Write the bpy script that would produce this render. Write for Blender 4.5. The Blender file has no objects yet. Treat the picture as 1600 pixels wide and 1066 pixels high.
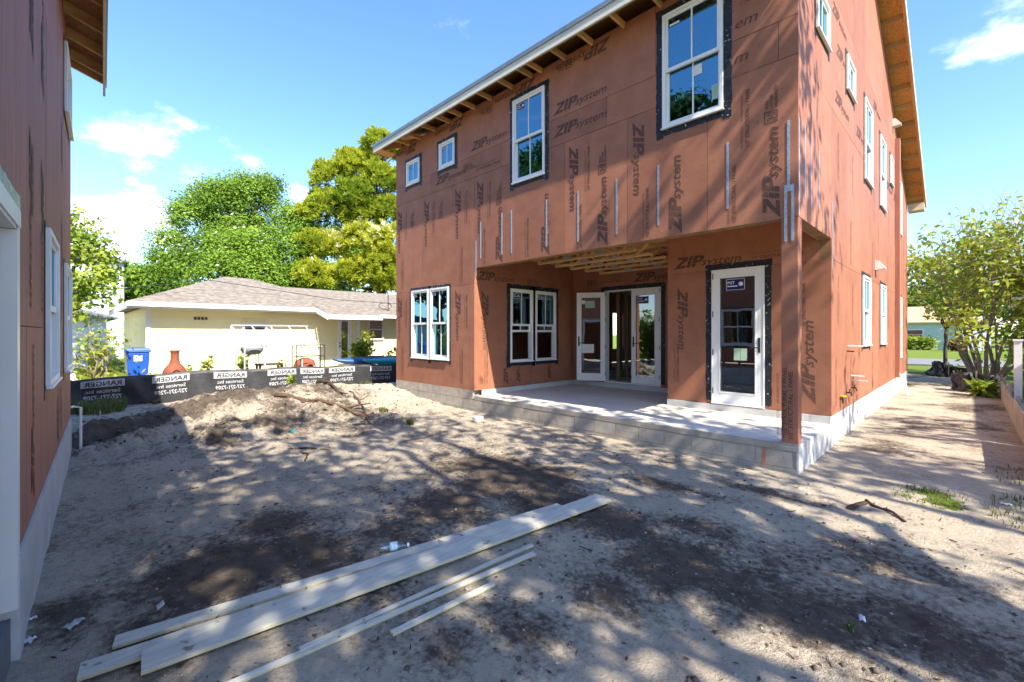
import bpy, math, random
import numpy as np
from mathutils import Matrix, Vector
R = math.radians
SC = bpy.context.scene
COL = SC.collection
# ---------------------------------------------------------------- camera, sky, sun, exposure
cam = bpy.data.cameras.new('camera'); camo = bpy.data.objects.new('camera', cam); COL.objects.link(camo)
cam.sensor_width = 36.0; cam.lens = 704.0/1600*36; cam.shift_y = -12.0/1600; cam.clip_start = 0.02; cam.clip_end = 2000
FW = Vector((-.7127, .7015, 0)).normalized(); RT = Vector((FW.y, -FW.x, 0))
camo.matrix_world = Matrix(((RT.x, 0, -FW.x, 0), (RT.y, 0, -FW.y, 0), (0, 1, 0, 1.65), (0, 0, 0, 1)))
SC.camera = camo
SUN = Vector((.97, -.225, 1.0)).normalized()
sl = bpy.data.lights.new('sun', 'SUN'); sl.energy = 4.4; sl.angle = R(.53); sl.color = (1.0, .915, .77)
slo = bpy.data.objects.new('sun', sl); COL.objects.link(slo)
slo.rotation_euler = SUN.to_track_quat('Z', 'Y').to_euler(); slo.location = (20, -5, 25)
SC.view_settings.view_transform = 'Standard'; SC.view_settings.look = 'None'; SC.view_settings.gamma = 1
SC.view_settings.exposure = 1.55
W = bpy.data.worlds.new('World'); SC.world = W; W.use_nodes = True
def build_world():
    nt = W.node_tree; nt.nodes.clear(); N = nt.nodes.new; L = nt.links.new
    out = N('ShaderNodeOutputWorld'); bg = N('ShaderNodeBackground'); bg.inputs[1].default_value = .15
    sky = N('ShaderNodeTexSky'); sky.sky_type = 'NISHITA'; sky.sun_disc = False
    sky.sun_elevation = math.asin(SUN.z); sky.sun_rotation = math.atan2(SUN.x, SUN.y)
    sky.altitude = 0; sky.air_density = 1.0; sky.dust_density = .5; sky.ozone_density = 2.2
    tc = N('ShaderNodeTexCoord')
    sep = N('ShaderNodeSeparateXYZ'); L(tc.outputs['Generated'], sep.inputs[0])
    def mth(op, a, b=None, c=None):
        m = N('ShaderNodeMath'); m.operation = op
        for i, v in enumerate((a, b, c)):
            if v is None: continue
            if isinstance(v, (int, float)): m.inputs[i].default_value = v
            else: L(v, m.inputs[i])
        return m.outputs[0]
    # flat cloud layer: direction projected onto a plane overhead
    zc = mth('MAXIMUM', sep.outputs[2], .02); zc = mth('ADD', zc, .22)
    cv = N('ShaderNodeCombineXYZ'); L(mth('DIVIDE', sep.outputs[0], zc), cv.inputs[0]); L(mth('DIVIDE', sep.outputs[1], zc), cv.inputs[1])
    n1 = N('ShaderNodeTexNoise'); n1.inputs['Scale'].default_value = 2.6; n1.inputs['Detail'].default_value = 7; n1.inputs['Roughness'].default_value = .58
    L(cv.outputs[0], n1.inputs['Vector'])
    fac = None
    # cumulus wisps standing at given compass directions, and a sparse layer everywhere
    F = 704.0
    for (px, py, w, s) in ((205, 212, .12, .62), (265, 190, .09, .5), (160, 352, .12, .9), (228, 330, .10, .75), (405, 262, .07, .42), (330, 268, .12, .42),
                           (1585, 40, .14, .56), (1530, 85, .07, .45), (480, 290, .09, .5), (1590, 150, .08, .3)):
        d = (FW + RT*((px-800)/F) + Vector((0, 0, 1))*((521-py)/F)).normalized()
        vm = N('ShaderNodeVectorMath'); vm.operation = 'DISTANCE'; L(tc.outputs['Generated'], vm.inputs[0]); vm.inputs[1].default_value = d
        mr = N('ShaderNodeMapRange'); mr.interpolation_type = 'SMOOTHSTEP'; L(vm.outputs['Value'], mr.inputs[0])
        mr.inputs[1].default_value = w; mr.inputs[2].default_value = w*.1; mr.inputs[3].default_value = 0; mr.inputs[4].default_value = s
        fac = mr.outputs[0] if fac is None else mth('MAXIMUM', fac, mr.outputs[0])
    a = mth('MULTIPLY', fac, .34); a = mth('ADD', n1.outputs[0], a)
    ramp = N('ShaderNodeMapRange'); ramp.interpolation_type = 'SMOOTHSTEP'; L(a, ramp.inputs[0])
    ramp.inputs[1].default_value = .66; ramp.inputs[2].default_value = .84; ramp.inputs[3].default_value = 0; ramp.inputs[4].default_value = .92
    mix = N('ShaderNodeMix'); mix.data_type = 'RGBA'; L(ramp.outputs[0], mix.inputs[0])
    hs = N('ShaderNodeHueSaturation'); hs.inputs['Saturation'].default_value = 1.15; hs.inputs['Value'].default_value = 1.0; L(sky.outputs[0], hs.inputs['Color'])
    tn = N('ShaderNodeMix'); tn.data_type = 'RGBA'; tn.blend_type = 'MULTIPLY'; tn.inputs[0].default_value = 1; L(hs.outputs[0], tn.inputs[6]); tn.inputs[7].default_value = (.88, .885, .98, 1)
    L(tn.outputs[2], mix.inputs[6]); mix.inputs[7].default_value = (5.6, 5.7, 5.9, 1)
    L(mix.outputs[2], bg.inputs[0]); L(bg.outputs[0], out.inputs[0])
build_world()
SC.render.engine = 'CYCLES'
SC.cycles.transparent_max_bounces = 12; SC.cycles.max_bounces = 7
# ---------------------------------------------------------------- helpers
rng = np.random.default_rng(7); random.seed(7)
FRAME = Matrix.Identity(4)
WM = {}
def tag(o, label=None, cat=None, group=None, kind=None):
    if label: o['label'] = label
    if cat: o['category'] = cat
    if group: o['group'] = group
    if kind: o['kind'] = kind
    return o
def link(o, M, parent=None):
    COL.objects.link(o); o.matrix_basis = M
    if parent is not None:
        o.parent = parent; o.matrix_parent_inverse = WM[parent.name].inverted()
    WM[o.name] = M.copy(); return o
def empty(name, loc, label=None, cat=None, group=None, parent=None):
    o = bpy.data.objects.new(name, None); o.empty_display_size = .2
    link(o, FRAME @ Matrix.Translation(loc), parent); return tag(o, label, cat, group)
def rawmesh(name, v, f, mat=None, smooth=False):
    me = bpy.data.meshes.new(name)
    if isinstance(v, np.ndarray):
        n = len(v); k = f.shape[1]; m = len(f)
        me.vertices.add(n); me.vertices.foreach_set('co', v.astype(np.float32).ravel())
        me.loops.add(m*k); me.loops.foreach_set('vertex_index', f.astype(np.int32).ravel())
        me.polygons.add(m); me.polygons.foreach_set('loop_start', np.arange(0, m*k, k, dtype=np.int32))
        me.update(calc_edges=True)
    else:
        me.from_pydata(v, [], f); me.update()
    if mat: me.materials.append(mat)
    if smooth: me.polygons.foreach_set('use_smooth', [True]*len(me.polygons))
    return me
class MB:
    def __init__(s): s.v = []; s.f = []
    def box(s, x0, y0, z0, x1, y1, z1, M=None):
        x0, x1 = sorted((x0, x1)); y0, y1 = sorted((y0, y1)); z0, z1 = sorted((z0, z1)); b = len(s.v)
        p = [(x0,y0,z0),(x1,y0,z0),(x1,y1,z0),(x0,y1,z0),(x0,y0,z1),(x1,y0,z1),(x1,y1,z1),(x0,y1,z1)]
        if M is not None: p = [tuple(M @ Vector(q)) for q in p]
        s.v += p; s.f += [tuple(b+i for i in q) for q in ((3,2,1,0),(4,5,6,7),(0,1,5,4),(1,2,6,5),(2,3,7,6),(3,0,4,7))]; return s
    def hexa(s, p):  # 8 corners, bottom loop then top loop
        b = len(s.v); s.v += [tuple(q) for q in p]
        s.f += [tuple(b+i for i in q) for q in ((3,2,1,0),(4,5,6,7),(0,1,5,4),(1,2,6,5),(2,3,7,6),(3,0,4,7))]; return s
    def bar(s, a, b, w, h, up=(0, 0, 1)):  # rectangular bar from a to b
        a, b = Vector(a), Vector(b); d = (b-a).normalized(); up = Vector(up)
        if abs(d.dot(up)) > .99: up = Vector((1, 0, 0))
        sd = d.cross(up).normalized()*w/2; u = sd.cross(d).normalized()*h/2
        return s.hexa([a-sd-u, a+sd-u, b+sd-u, b-sd-u, a-sd+u, a+sd+u, b+sd+u, b-sd+u])
    def poly(s, pts): b = len(s.v); s.v += [tuple(q) for q in pts]; s.f.append(tuple(range(b, b+len(pts)))); return s
    def prism(s, pts, off):  # polygon extruded by a vector
        n = len(pts); b = len(s.v); o = Vector(off)
        s.v += [tuple(q) for q in pts] + [tuple(Vector(q)+o) for q in pts]
        s.f += [tuple(range(b+n-1, b-1, -1)), tuple(range(b+n, b+2*n))]
        s.f += [(b+i, b+(i+1) % n, b+n+(i+1) % n, b+n+i) for i in range(n)]; return s
    def tube(s, pts, rad, n=8, cap=True):
        pts = [Vector(p) for p in pts]
        if not hasattr(rad, '__len__'): rad = [rad]*len(pts)
        b = len(s.v); ref = None
        for i, p in enumerate(pts):
            d = (pts[min(i+1, len(pts)-1)]-pts[max(i-1, 0)])
            d = d.normalized() if d.length > 1e-9 else Vector((0, 0, 1))
            if ref is None or abs(ref.dot(d)) > .98: ref = Vector((1, 0, 0)) if abs(d.x) < .8 else Vector((0, 1, 0))
            x = (ref-d*ref.dot(d)).normalized(); y = d.cross(x); ref = x
            for k in range(n):
                t = 2*math.pi*k/n; s.v.append(tuple(p+(x*math.cos(t)+y*math.sin(t))*rad[i]))
        for i in range(len(pts)-1):
            for k in range(n):
                k2 = (k+1) % n; s.f.append((b+i*n+k, b+i*n+k2, b+(i+1)*n+k2, b+(i+1)*n+k))
        if cap: s.f += [tuple(b+k for k in range(n))[::-1], tuple(b+(len(pts)-1)*n+k for k in range(n))]
        return s
    def lathe(s, prof, c, n=20):  # prof: (r, z)
        b = len(s.v)
        for r, z in prof:
            for k in range(n):
                t = 2*math.pi*k/n; s.v.append((c[0]+r*math.cos(t), c[1]+r*math.sin(t), c[2]+z))
        for i in range(len(prof)-1):
            for k in range(n):
                k2 = (k+1) % n; s.f.append((b+i*n+k, b+i*n+k2, b+(i+1)*n+k2, b+(i+1)*n+k))
        s.f += [tuple(b+k for k in range(n))[::-1], tuple(b+(len(prof)-1)*n+k for k in range(n))]; return s
    def add(s, vf, fn):
        b = len(s.v); s.v += [tuple(fn(p)) for p in vf[0]]; s.f += [tuple(b+i for i in q) for q in vf[1]]; return s
    def obj(s, name, mat, parent=None, label=None, cat=None, group=None, kind=None, smooth=False, bevel=0):
        a = np.array(s.v); lo, hi = a.min(0), a.max(0); c = Vector(((lo[0]+hi[0])/2, (lo[1]+hi[1])/2, lo[2]))
        me = rawmesh(name, [(p[0]-c.x, p[1]-c.y, p[2]-c.z) for p in s.v], s.f, mat, smooth)
        o = bpy.data.objects.new(name, me); link(o, FRAME @ Matrix.Translation(c), parent)
        if bevel:
            m = o.modifiers.new('bevel', 'BEVEL'); m.width = bevel; m.segments = 2; m.limit_method = 'ANGLE'
        return tag(o, label, cat, group, kind)
def inst(me, name, M, parent=None, **k):
    o = bpy.data.objects.new(name, me); link(o, FRAME @ M, parent); return tag(o, **k)
# ---------------------------------------------------------------- materials
def pm(name, c1, c2=None, rough=.8, scale=4.0, stretch=(1, 1, 1), bump=0., bscale=60., metal=0., spec=.25, rand=.0, detail=4., trans=0., speck=None, ramp=(.3, .7)):
    m = bpy.data.materials.new(name); m.use_nodes = True; nt = m.node_tree; N = nt.nodes.new; L = nt.links.new
    b = nt.nodes['Principled BSDF']; b.inputs['Roughness'].default_value = rough; b.inputs['Metallic'].default_value = metal
    b.inputs['Specular IOR Level'].default_value = spec
    if c2 is None: c2 = tuple(x*.82 for x in c1)
    geo = N('ShaderNodeNewGeometry'); mp = N('ShaderNodeMapping'); mp.inputs['Scale'].default_value = stretch
    L(geo.outputs['Position'], mp.inputs[0])
    oi = N('ShaderNodeObjectInfo')
    n = N('ShaderNodeTexNoise'); n.inputs['Scale'].default_value = scale; n.inputs['Detail'].default_value = detail; n.inputs['Roughness'].default_value = .6
    L(mp.outputs[0], n.inputs['Vector'])
    mr = N('ShaderNodeMapRange'); L(n.outputs[0], mr.inputs[0]); mr.inputs[1].default_value = ramp[0]; mr.inputs[2].default_value = ramp[1]
    mx = N('ShaderNodeMix'); mx.data_type = 'RGBA'; L(mr.outputs[0], mx.inputs[0]); mx.inputs[6].default_value = (*c1, 1); mx.inputs[7].default_value = (*c2, 1)
    out = mx.outputs[2]
    if speck:
        n3 = N('ShaderNodeTexNoise'); n3.inputs['Scale'].default_value = speck[1]; n3.inputs['Detail'].default_value = 2; L(geo.outputs['Position'], n3.inputs['Vector'])
        r3 = N('ShaderNodeMapRange'); L(n3.outputs[0], r3.inputs[0]); r3.inputs[1].default_value = speck[2]; r3.inputs[2].default_value = speck[2]+.06
        m3 = N('ShaderNodeMix'); m3.data_type = 'RGBA'; L(r3.outputs[0], m3.inputs[0]); L(out, m3.inputs[6]); m3.inputs[7].default_value = (*speck[0], 1); out = m3.outputs[2]
    if rand:
        hs = N('ShaderNodeHueSaturation'); L(out, hs.inputs['Color'])
        r2 = N('ShaderNodeMapRange'); L(oi.outputs['Random'], r2.inputs[0]); r2.inputs[3].default_value = 1-rand; r2.inputs[4].default_value = 1+rand
        L(r2.outputs[0], hs.inputs['Value']); out = hs.outputs[0]
    L(out, b.inputs['Base Color'])
    if bump:
        n2 = N('ShaderNodeTexNoise'); n2.inputs['Scale'].default_value = bscale; n2.inputs['Detail'].default_value = 3; L(mp.outputs[0], n2.inputs['Vector'])
        bp = N('ShaderNodeBump'); bp.inputs['Strength'].default_value = bump; bp.inputs['Distance'].default_value = .01; L(n2.outputs[0], bp.inputs['Height']); L(bp.outputs[0], b.inputs['Normal'])
    return m
def leafmat(name, cols, trans=.35, rough=.68):
    m = bpy.data.materials.new(name); m.use_nodes = True; nt = m.node_tree; N = nt.nodes.new; L = nt.links.new
    b = nt.nodes['Principled BSDF']; b.inputs['Roughness'].default_value = rough; b.inputs['Specular IOR Level'].default_value = .3
    at = N('ShaderNodeAttribute'); at.attribute_name = 'tint'
    cr = N('ShaderNodeValToRGB'); L(at.outputs['Fac'], cr.inputs[0]); e = cr.color_ramp.elements
    for i, c in enumerate(cols):
        p = i/(len(cols)-1)
        el = e[0] if i == 0 else (e[1] if i == len(cols)-1 else e.new(p))
        el.position = p; el.color = (*c, 1)
    L(cr.outputs[0], b.inputs['Base Color'])
    t = N('ShaderNodeBsdfTranslucent'); L(cr.outputs[0], t.inputs[0]); mx = N('ShaderNodeMixShader'); mx.inputs[0].default_value = trans
    L(b.outputs[0], mx.inputs[1]); L(t.outputs[0], mx.inputs[2]); L(mx.outputs[0], nt.nodes['Material Output'].inputs[0])
    return m
def glassmat(name, tint, refl, base, gain):
    m = bpy.data.materials.new(name); m.use_nodes = True; nt = m.node_tree; N = nt.nodes.new; L = nt.links.new
    nt.nodes.remove(nt.nodes['Principled BSDF'])
    tr = N('ShaderNodeBsdfTransparent'); tr.inputs[0].default_value = (*tint, 1)
    gl = N('ShaderNodeBsdfGlossy'); gl.inputs['Color'].default_value = (*refl, 1); gl.inputs['Roughness'].default_value = .012
    fr = N('ShaderNodeFresnel'); fr.inputs[0].default_value = 1.5
    ma = N('ShaderNodeMath'); ma.operation = 'MULTIPLY_ADD'; L(fr.outputs[0], ma.inputs[0]); ma.inputs[1].default_value = gain; ma.inputs[2].default_value = base; ma.use_clamp = True
    geo = N('ShaderNodeNewGeometry'); n2 = N('ShaderNodeTexNoise'); n2.inputs['Scale'].default_value = 2.2; L(geo.outputs['Position'], n2.inputs['Vector'])
    bp = N('ShaderNodeBump'); bp.inputs['Strength'].default_value = .05; bp.inputs['Distance'].default_value = .02; L(n2.outputs[0], bp.inputs['Height']); L(bp.outputs[0], gl.inputs['Normal'])
    mx = N('ShaderNodeMixShader'); L(ma.outputs[0], mx.inputs[0]); L(tr.outputs[0], mx.inputs[1]); L(gl.outputs[0], mx.inputs[2]); L(mx.outputs[0], nt.nodes['Material Output'].inputs[0])
    return m
M = {}
M['sheath'] = pm('sheathing', (.355,.148,.086), (.275,.112,.066), rough=.62, scale=3.2, bump=.3, bscale=120, rand=.11, speck=((.16,.065,.045), 38, .70), detail=8)
M['sheath2'] = pm('sheathing_weathered', (.43,.175,.115), (.28,.125,.092), rough=.62, scale=3.0, stretch=(5,5,.35), bump=.25, bscale=120, rand=.05, speck=((.13,.06,.045), 38, .70), detail=8)
M['core'] = pm('wall_framing', (.30,.18,.09), (.2,.11,.05), scale=6, stretch=(1,1,.2))
M['print'] = pm('printed_ink', (.080,.042,.032), (.19,.085,.058), rough=.7, scale=45, ramp=(.42,.72))
M['print2'] = pm('faint_ink', (.12,.055,.04), (.24,.10,.066), rough=.7, scale=60, ramp=(.4,.7))
M['white'] = pm('white_vinyl', (.80,.80,.78), (.74,.74,.72), rough=.38, scale=3, spec=.4)
M['tape'] = pm('flashing_tape', (.012,.013,.016), (.03,.032,.04), rough=.45, scale=14, bump=.6, bscale=30, speck=((.42,.44,.48), 24, .66))
M['glass'] = glassmat('window_glass', (.42,.56,.56), (.24,.50,.62), .45, 1.0)
M['glassclear'] = glassmat('door_glass', (.50,.55,.55), (.80,.90,.95), .20, 1.0)
M['blue'] = pm('sticker_blue', (.012,.016,.11), (.016,.02,.13), rough=.4)
M['paper'] = pm('paper', (.72,.72,.68), (.66,.66,.64), rough=.7, scale=20)
M['greenp'] = pm('green_paper', (.35,.50,.36), (.3,.44,.33), rough=.6)
M['black'] = pm('black_metal', (.016,.016,.018), (.025,.025,.027), rough=.45, spec=.5)
M['galv'] = pm('galvanised_steel', (.55,.57,.60), (.36,.38,.41), rough=.38, metal=.55, scale=30, bump=.3, bscale=40, speck=((.05,.05,.05), 60, .74))
M['lumber'] = pm('new_lumber', (.68,.44,.20), (.50,.30,.13), rough=.7, scale=3, stretch=(1,9,9), bump=.2, bscale=30, rand=.14)
M['lumberd'] = pm('rafter_lumber', (.64,.40,.18), (.48,.28,.12), rough=.7, scale=5, stretch=(9,1,9), rand=.14)
M['osb'] = pm('osb', (.80,.42,.13), (.50,.24,.07), rough=.75, scale=26, stretch=(1,1.6,1), bump=.3, bscale=60, rand=.08, detail=6, ramp=(.35,.62), speck=((.16,.07,.025), 17, .68))
M['fascia'] = pm('fascia_board', (.60,.585,.50), (.50,.49,.42), rough=.6, scale=4, stretch=(1,1,3), bump=.1)
M['fasciay'] = pm('cream_fascia', (.66,.58,.42), (.54,.44,.28), rough=.6, scale=4, bump=.1)
M['drip'] = pm('drip_edge', (.22,.26,.28), (.16,.20,.22), rough=.4, metal=.4)
M['roofing'] = pm('roof_underlay', (.05,.05,.055), (.08,.08,.08), scale=5)
M['conc'] = pm('porch_concrete', (.70,.665,.59), (.55,.52,.46), rough=.85, scale=1.6, bump=.15, bscale=90, speck=((.30,.29,.27), 14, .68), detail=8)
M['block'] = pm('concrete_block', (.42,.375,.315), (.30,.265,.22), rough=.95, scale=7, bump=.7, bscale=130, rand=.09, speck=((.14,.13,.12), 50, .7))
M['mortar'] = pm('mortar', (.35,.325,.295), (.25,.23,.205), rough=.95, bump=.5, bscale=80)
M['stucco'] = pm('parged_foundation', (.56,.55,.53), (.40,.39,.375), rough=.9, scale=2.4, bump=.4, bscale=60, detail=8)
M['orange'] = pm('orange_mark', (.50,.15,.07), (.4,.2,.13), rough=.8, scale=30)
M['pvc'] = pm('white_pipe', (.78,.76,.70), (.7,.68,.62), rough=.4)
M['yellow'] = pm('yellow_valve', (.75,.48,.02), (.65,.4,.02), rough=.4)
M['copper'] = pm('brown_pipe', (.10,.055,.035), (.06,.035,.025), rough=.5, metal=.5)
M['board'] = pm('weathered_board', (.63,.61,.53), (.45,.43,.36), rough=.75, scale=5, stretch=(9,.7,1), bump=.4, bscale=40, rand=.08, speck=((.26,.22,.16), 11, .68), detail=8)
M['boardedge'] = pm('board_edge', (.50,.455,.31), (.38,.34,.23), rough=.8, scale=8)
M['silt'] = pm('silt_fabric', (.018,.019,.023), (.035,.036,.042), rough=.55, scale=6, bump=.6, bscale=18, spec=.45)
M['siltprint'] = pm('fabric_print', (.52,.53,.56), (.34,.35,.38), rough=.7, scale=25)
M['wood'] = pm('dead_wood', (.125,.078,.05), (.05,.032,.023), rough=.9, scale=12, bump=.6, bscale=40, rand=.2)
M['bark'] = pm('bark', (.13,.105,.085), (.06,.048,.04), rough=.95, scale=9, stretch=(1,1,.3), bump=.8, bscale=25)
M['palebark'] = pm('pale_bark', (.33,.27,.21), (.20,.16,.12), rough=.9, scale=10, bump=.4, bscale=25)
M['yside'] = pm('yellow_siding', (.86,.78,.46), (.81,.73,.43), rough=.6, scale=2)
M['trim'] = pm('white_trim', (.80,.80,.80), (.72,.72,.73), rough=.5)
M['shingle'] = pm('shingles', (.255,.22,.185), (.15,.13,.11), rough=.95, scale=7, stretch=(1,.7,2), bump=.6, bscale=25, ramp=(.4,.6))
M['gside'] = pm('grey_siding', (.52,.60,.64), (.46,.54,.58), rough=.65, scale=2)
M['groof'] = pm('grey_shingles', (.16,.18,.20), (.11,.12,.135), rough=.95, scale=8, ramp=(.4,.6))
M['mint'] = pm('mint_siding', (.43,.52,.44), (.38,.47,.40), rough=.65, scale=2)
M['tanroof'] = pm('tan_shingles', (.52,.36,.22), (.42,.28,.17), rough=.9, scale=6)
M['darkglass'] = glassmat('dark_pane', (.16,.2,.22), (.8,.9,.95), .5, 1.0)
M['bin'] = pm('blue_plastic', (.012,.085,.42), (.012,.075,.37), rough=.4, spec=.45)
M['terra'] = pm('terracotta', (.27,.085,.05), (.18,.058,.036), rough=.85, scale=9, bump=.3)
M['kteal'] = pm('teal_plastic', (.0,.30,.36), (.0,.27,.33), rough=.35, spec=.5)
M['kblue'] = pm('navy_plastic', (.015,.075,.20), (.02,.10,.26), rough=.35, spec=.5)
M['grey'] = pm('grey_plastic', (.17,.19,.20), (.13,.14,.15), rough=.5)
M['oldwood'] = pm('old_fence_wood', (.42,.36,.29), (.24,.20,.165), rough=.9, scale=5, stretch=(1,1,.6), bump=.4, bscale=30, rand=.12)
M['asphalt'] = pm('asphalt', (.20,.20,.20), (.15,.15,.15), rough=.9, scale=3)
M['interior'] = pm('bare_stud', (.34,.23,.13), (.24,.15,.08), rough=.85, scale=6, stretch=(3,3,.4), rand=.12)
M['bottle'] = glassmat('clear_bottle', (.90,.94,.96), (1,1,1), .08, .9)
M['bottlelabel'] = pm('bottle_label', (.10,.42,.62), (.55,.62,.66), rough=.4, scale=30)
M['leafdry'] = leafmat('dry_leaves', [(.06,.04,.028),(.13,.085,.055),(.26,.19,.12),(.11,.06,.035)], trans=.1, rough=.8)
M['oak'] = leafmat('oak_leaves', [(.06,.14,.012),(.12,.25,.018),(.19,.35,.025),(.28,.43,.035)])
M['pine'] = leafmat('pine_needles', [(.14,.25,.016),(.32,.46,.02),(.46,.58,.03),(.60,.60,.05)], trans=.5)
M['lime'] = leafmat('lime_leaves', [(.08,.18,.012),(.17,.30,.018),(.28,.40,.03),(.40,.44,.05)])
M['yel'] = leafmat('sparse_leaves', [(.16,.30,.02),(.30,.46,.03),(.46,.56,.05),(.54,.48,.09)], trans=.45)
M['grass'] = leafmat('grass_blades', [(.045,.10,.012),(.09,.17,.018),(.17,.25,.03),(.26,.25,.08)])
M['redleaf'] = leafmat('red_leaves', [(.22,.06,.02),(.36,.12,.03),(.40,.26,.06),(.16,.16,.03)])
M['shade'] = leafmat('shade_leaves', [(.018,.052,.008),(.035,.085,.010),(.06,.12,.012),(.08,.15,.016)])
# ---------------------------------------------------------------- numpy value noise
def vnoise(x, y, seed=0):
    xi = np.floor(x).astype(np.int64); yi = np.floor(y).astype(np.int64); fx = x-xi; fy = y-yi
    fx = fx*fx*(3-2*fx); fy = fy*fy*(3-2*fy)
    def h(a, b):
        n = (a*374761393 + b*668265263 + seed*1442695041) & 0xffffffff
        n = ((n ^ (n >> 13))*1274126177) & 0xffffffff
        return ((n ^ (n >> 16)) & 0xffff)/65535.0
    return (h(xi, yi)*(1-fx)+h(xi+1, yi)*fx)*(1-fy)+(h(xi, yi+1)*(1-fx)+h(xi+1, yi+1)*fx)*fy
def fbm(x, y, seed=0, oct=4):
    s = 0; a = .5; t = 0
    for i in range(oct): s = s+a*vnoise(x*2**i, y*2**i, seed+i*17); t += a; a *= .5
    return s/t-.5
def gxy(px, py, z=0.):  # a photo pixel followed down to the ground
    a = (px-800)/704.; b = (521-py)/704.; t = (z-1.65)/b
    return t*(-.7127+.7015*a), t*(.7015+.7125*a)
def smooth(e0, e1, x): t = np.clip((x-e0)/(e1-e0), 0, 1); return t*t*(3-2*t)
def segdist(x, y, pts):
    d = np.full(np.shape(x), 1e9)
    for (x0, y0), (x1, y1) in zip(pts[:-1], pts[1:]):
        dx, dy = x1-x0, y1-y0; t = np.clip(((x-x0)*dx+(y-y0)*dy)/(dx*dx+dy*dy), 0, 1)
        d = np.minimum(d, np.hypot(x-x0-t*dx, y-y0-t*dy))
    return d
TRENCH = [(-9.05, .15), (-9.55, .75), (-9.95, 1.35), (-10.7, 2.15)]
def height(x, y):
    x = np.asarray(x, float); y = np.asarray(y, float)
    g = lambda cx, cy, rx, ry, h: h*np.exp(-(((x-cx)/rx)**2+((y-cy)/ry)**2))
    n1 = fbm(x*.9, y*.9, 3); n2 = fbm(x*3.1, y*3.1, 9); n3 = fbm(x*9, y*9, 21, 3)
    site = smooth(-14.5, -13.2, x)*smooth(26, 22, y)
    h = g(-9.7, 3.2, 1.2, 1.0, .26)+g(-11.1, 4.4, 1.6, 1.4, .34)+g(-11.3, 2.2, 1.0, 1.0, .16)+g(-8.9, 3.9, .5, .4, .12)+g(-10.3, 2.6, .5, .5, .16)+g(-11.0, 6.7, 1.6, 1.4, .22)+g(-8.6, 2.0, .6, .45, .10)+g(-9.4, 2.2, .8, .7, .18)
    dt = segdist(x, y, TRENCH)
    lump = np.clip(g(-10, 3, 2.6, 2.4, 1.0)+np.exp(-(dt/1.0)**2), 0, 1)
    h = h-.24*np.exp(-(dt/.20)**2)+.15*np.exp(-((segdist(x, y, [(a-.55, b+.12) for a, b in TRENCH]))/.42)**2)+.10*np.exp(-((segdist(x, y, [(a+.45, b-.0) for a, b in TRENCH[1:]]))/.3)**2)
    calm = 1-.8*np.exp(-(((x+2.6)/1.1)**2+((y-1.9)/2.4)**2))
    rg = np.abs(fbm(x*2.3+4, y*2.3, 55)); h = h+.10*lump*(.16-np.minimum(rg, .16))/.16*site*.8
    h = h+(n1*.07*calm+n2*.055*calm*(1+2.8*lump)+n3*.034*calm*(1+3.6*lump))*site
    h = h-.04*np.exp(-((segdist(x, y, [(-8.6, .9), (-7.2, 1.1), (-5.0, 3.0), (-4.4, 4.4)]))/.35)**2)*(.5+n2)
    h = h-.09*np.exp(-(((x+7.35)/.16)**2+((y-1.72)/.13)**2))
    edge = smooth(5.3, 6.0, y)*smooth(-7.8, -7.0, x)
    h = h*(1-edge)+(-.01+n2*.02)*edge
    h = np.where((y < .4) & (x > -8.9), h-.02, h)
    return h
def hz(x, y): return float(height(np.array([x]), np.array([y]))[0])
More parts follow.
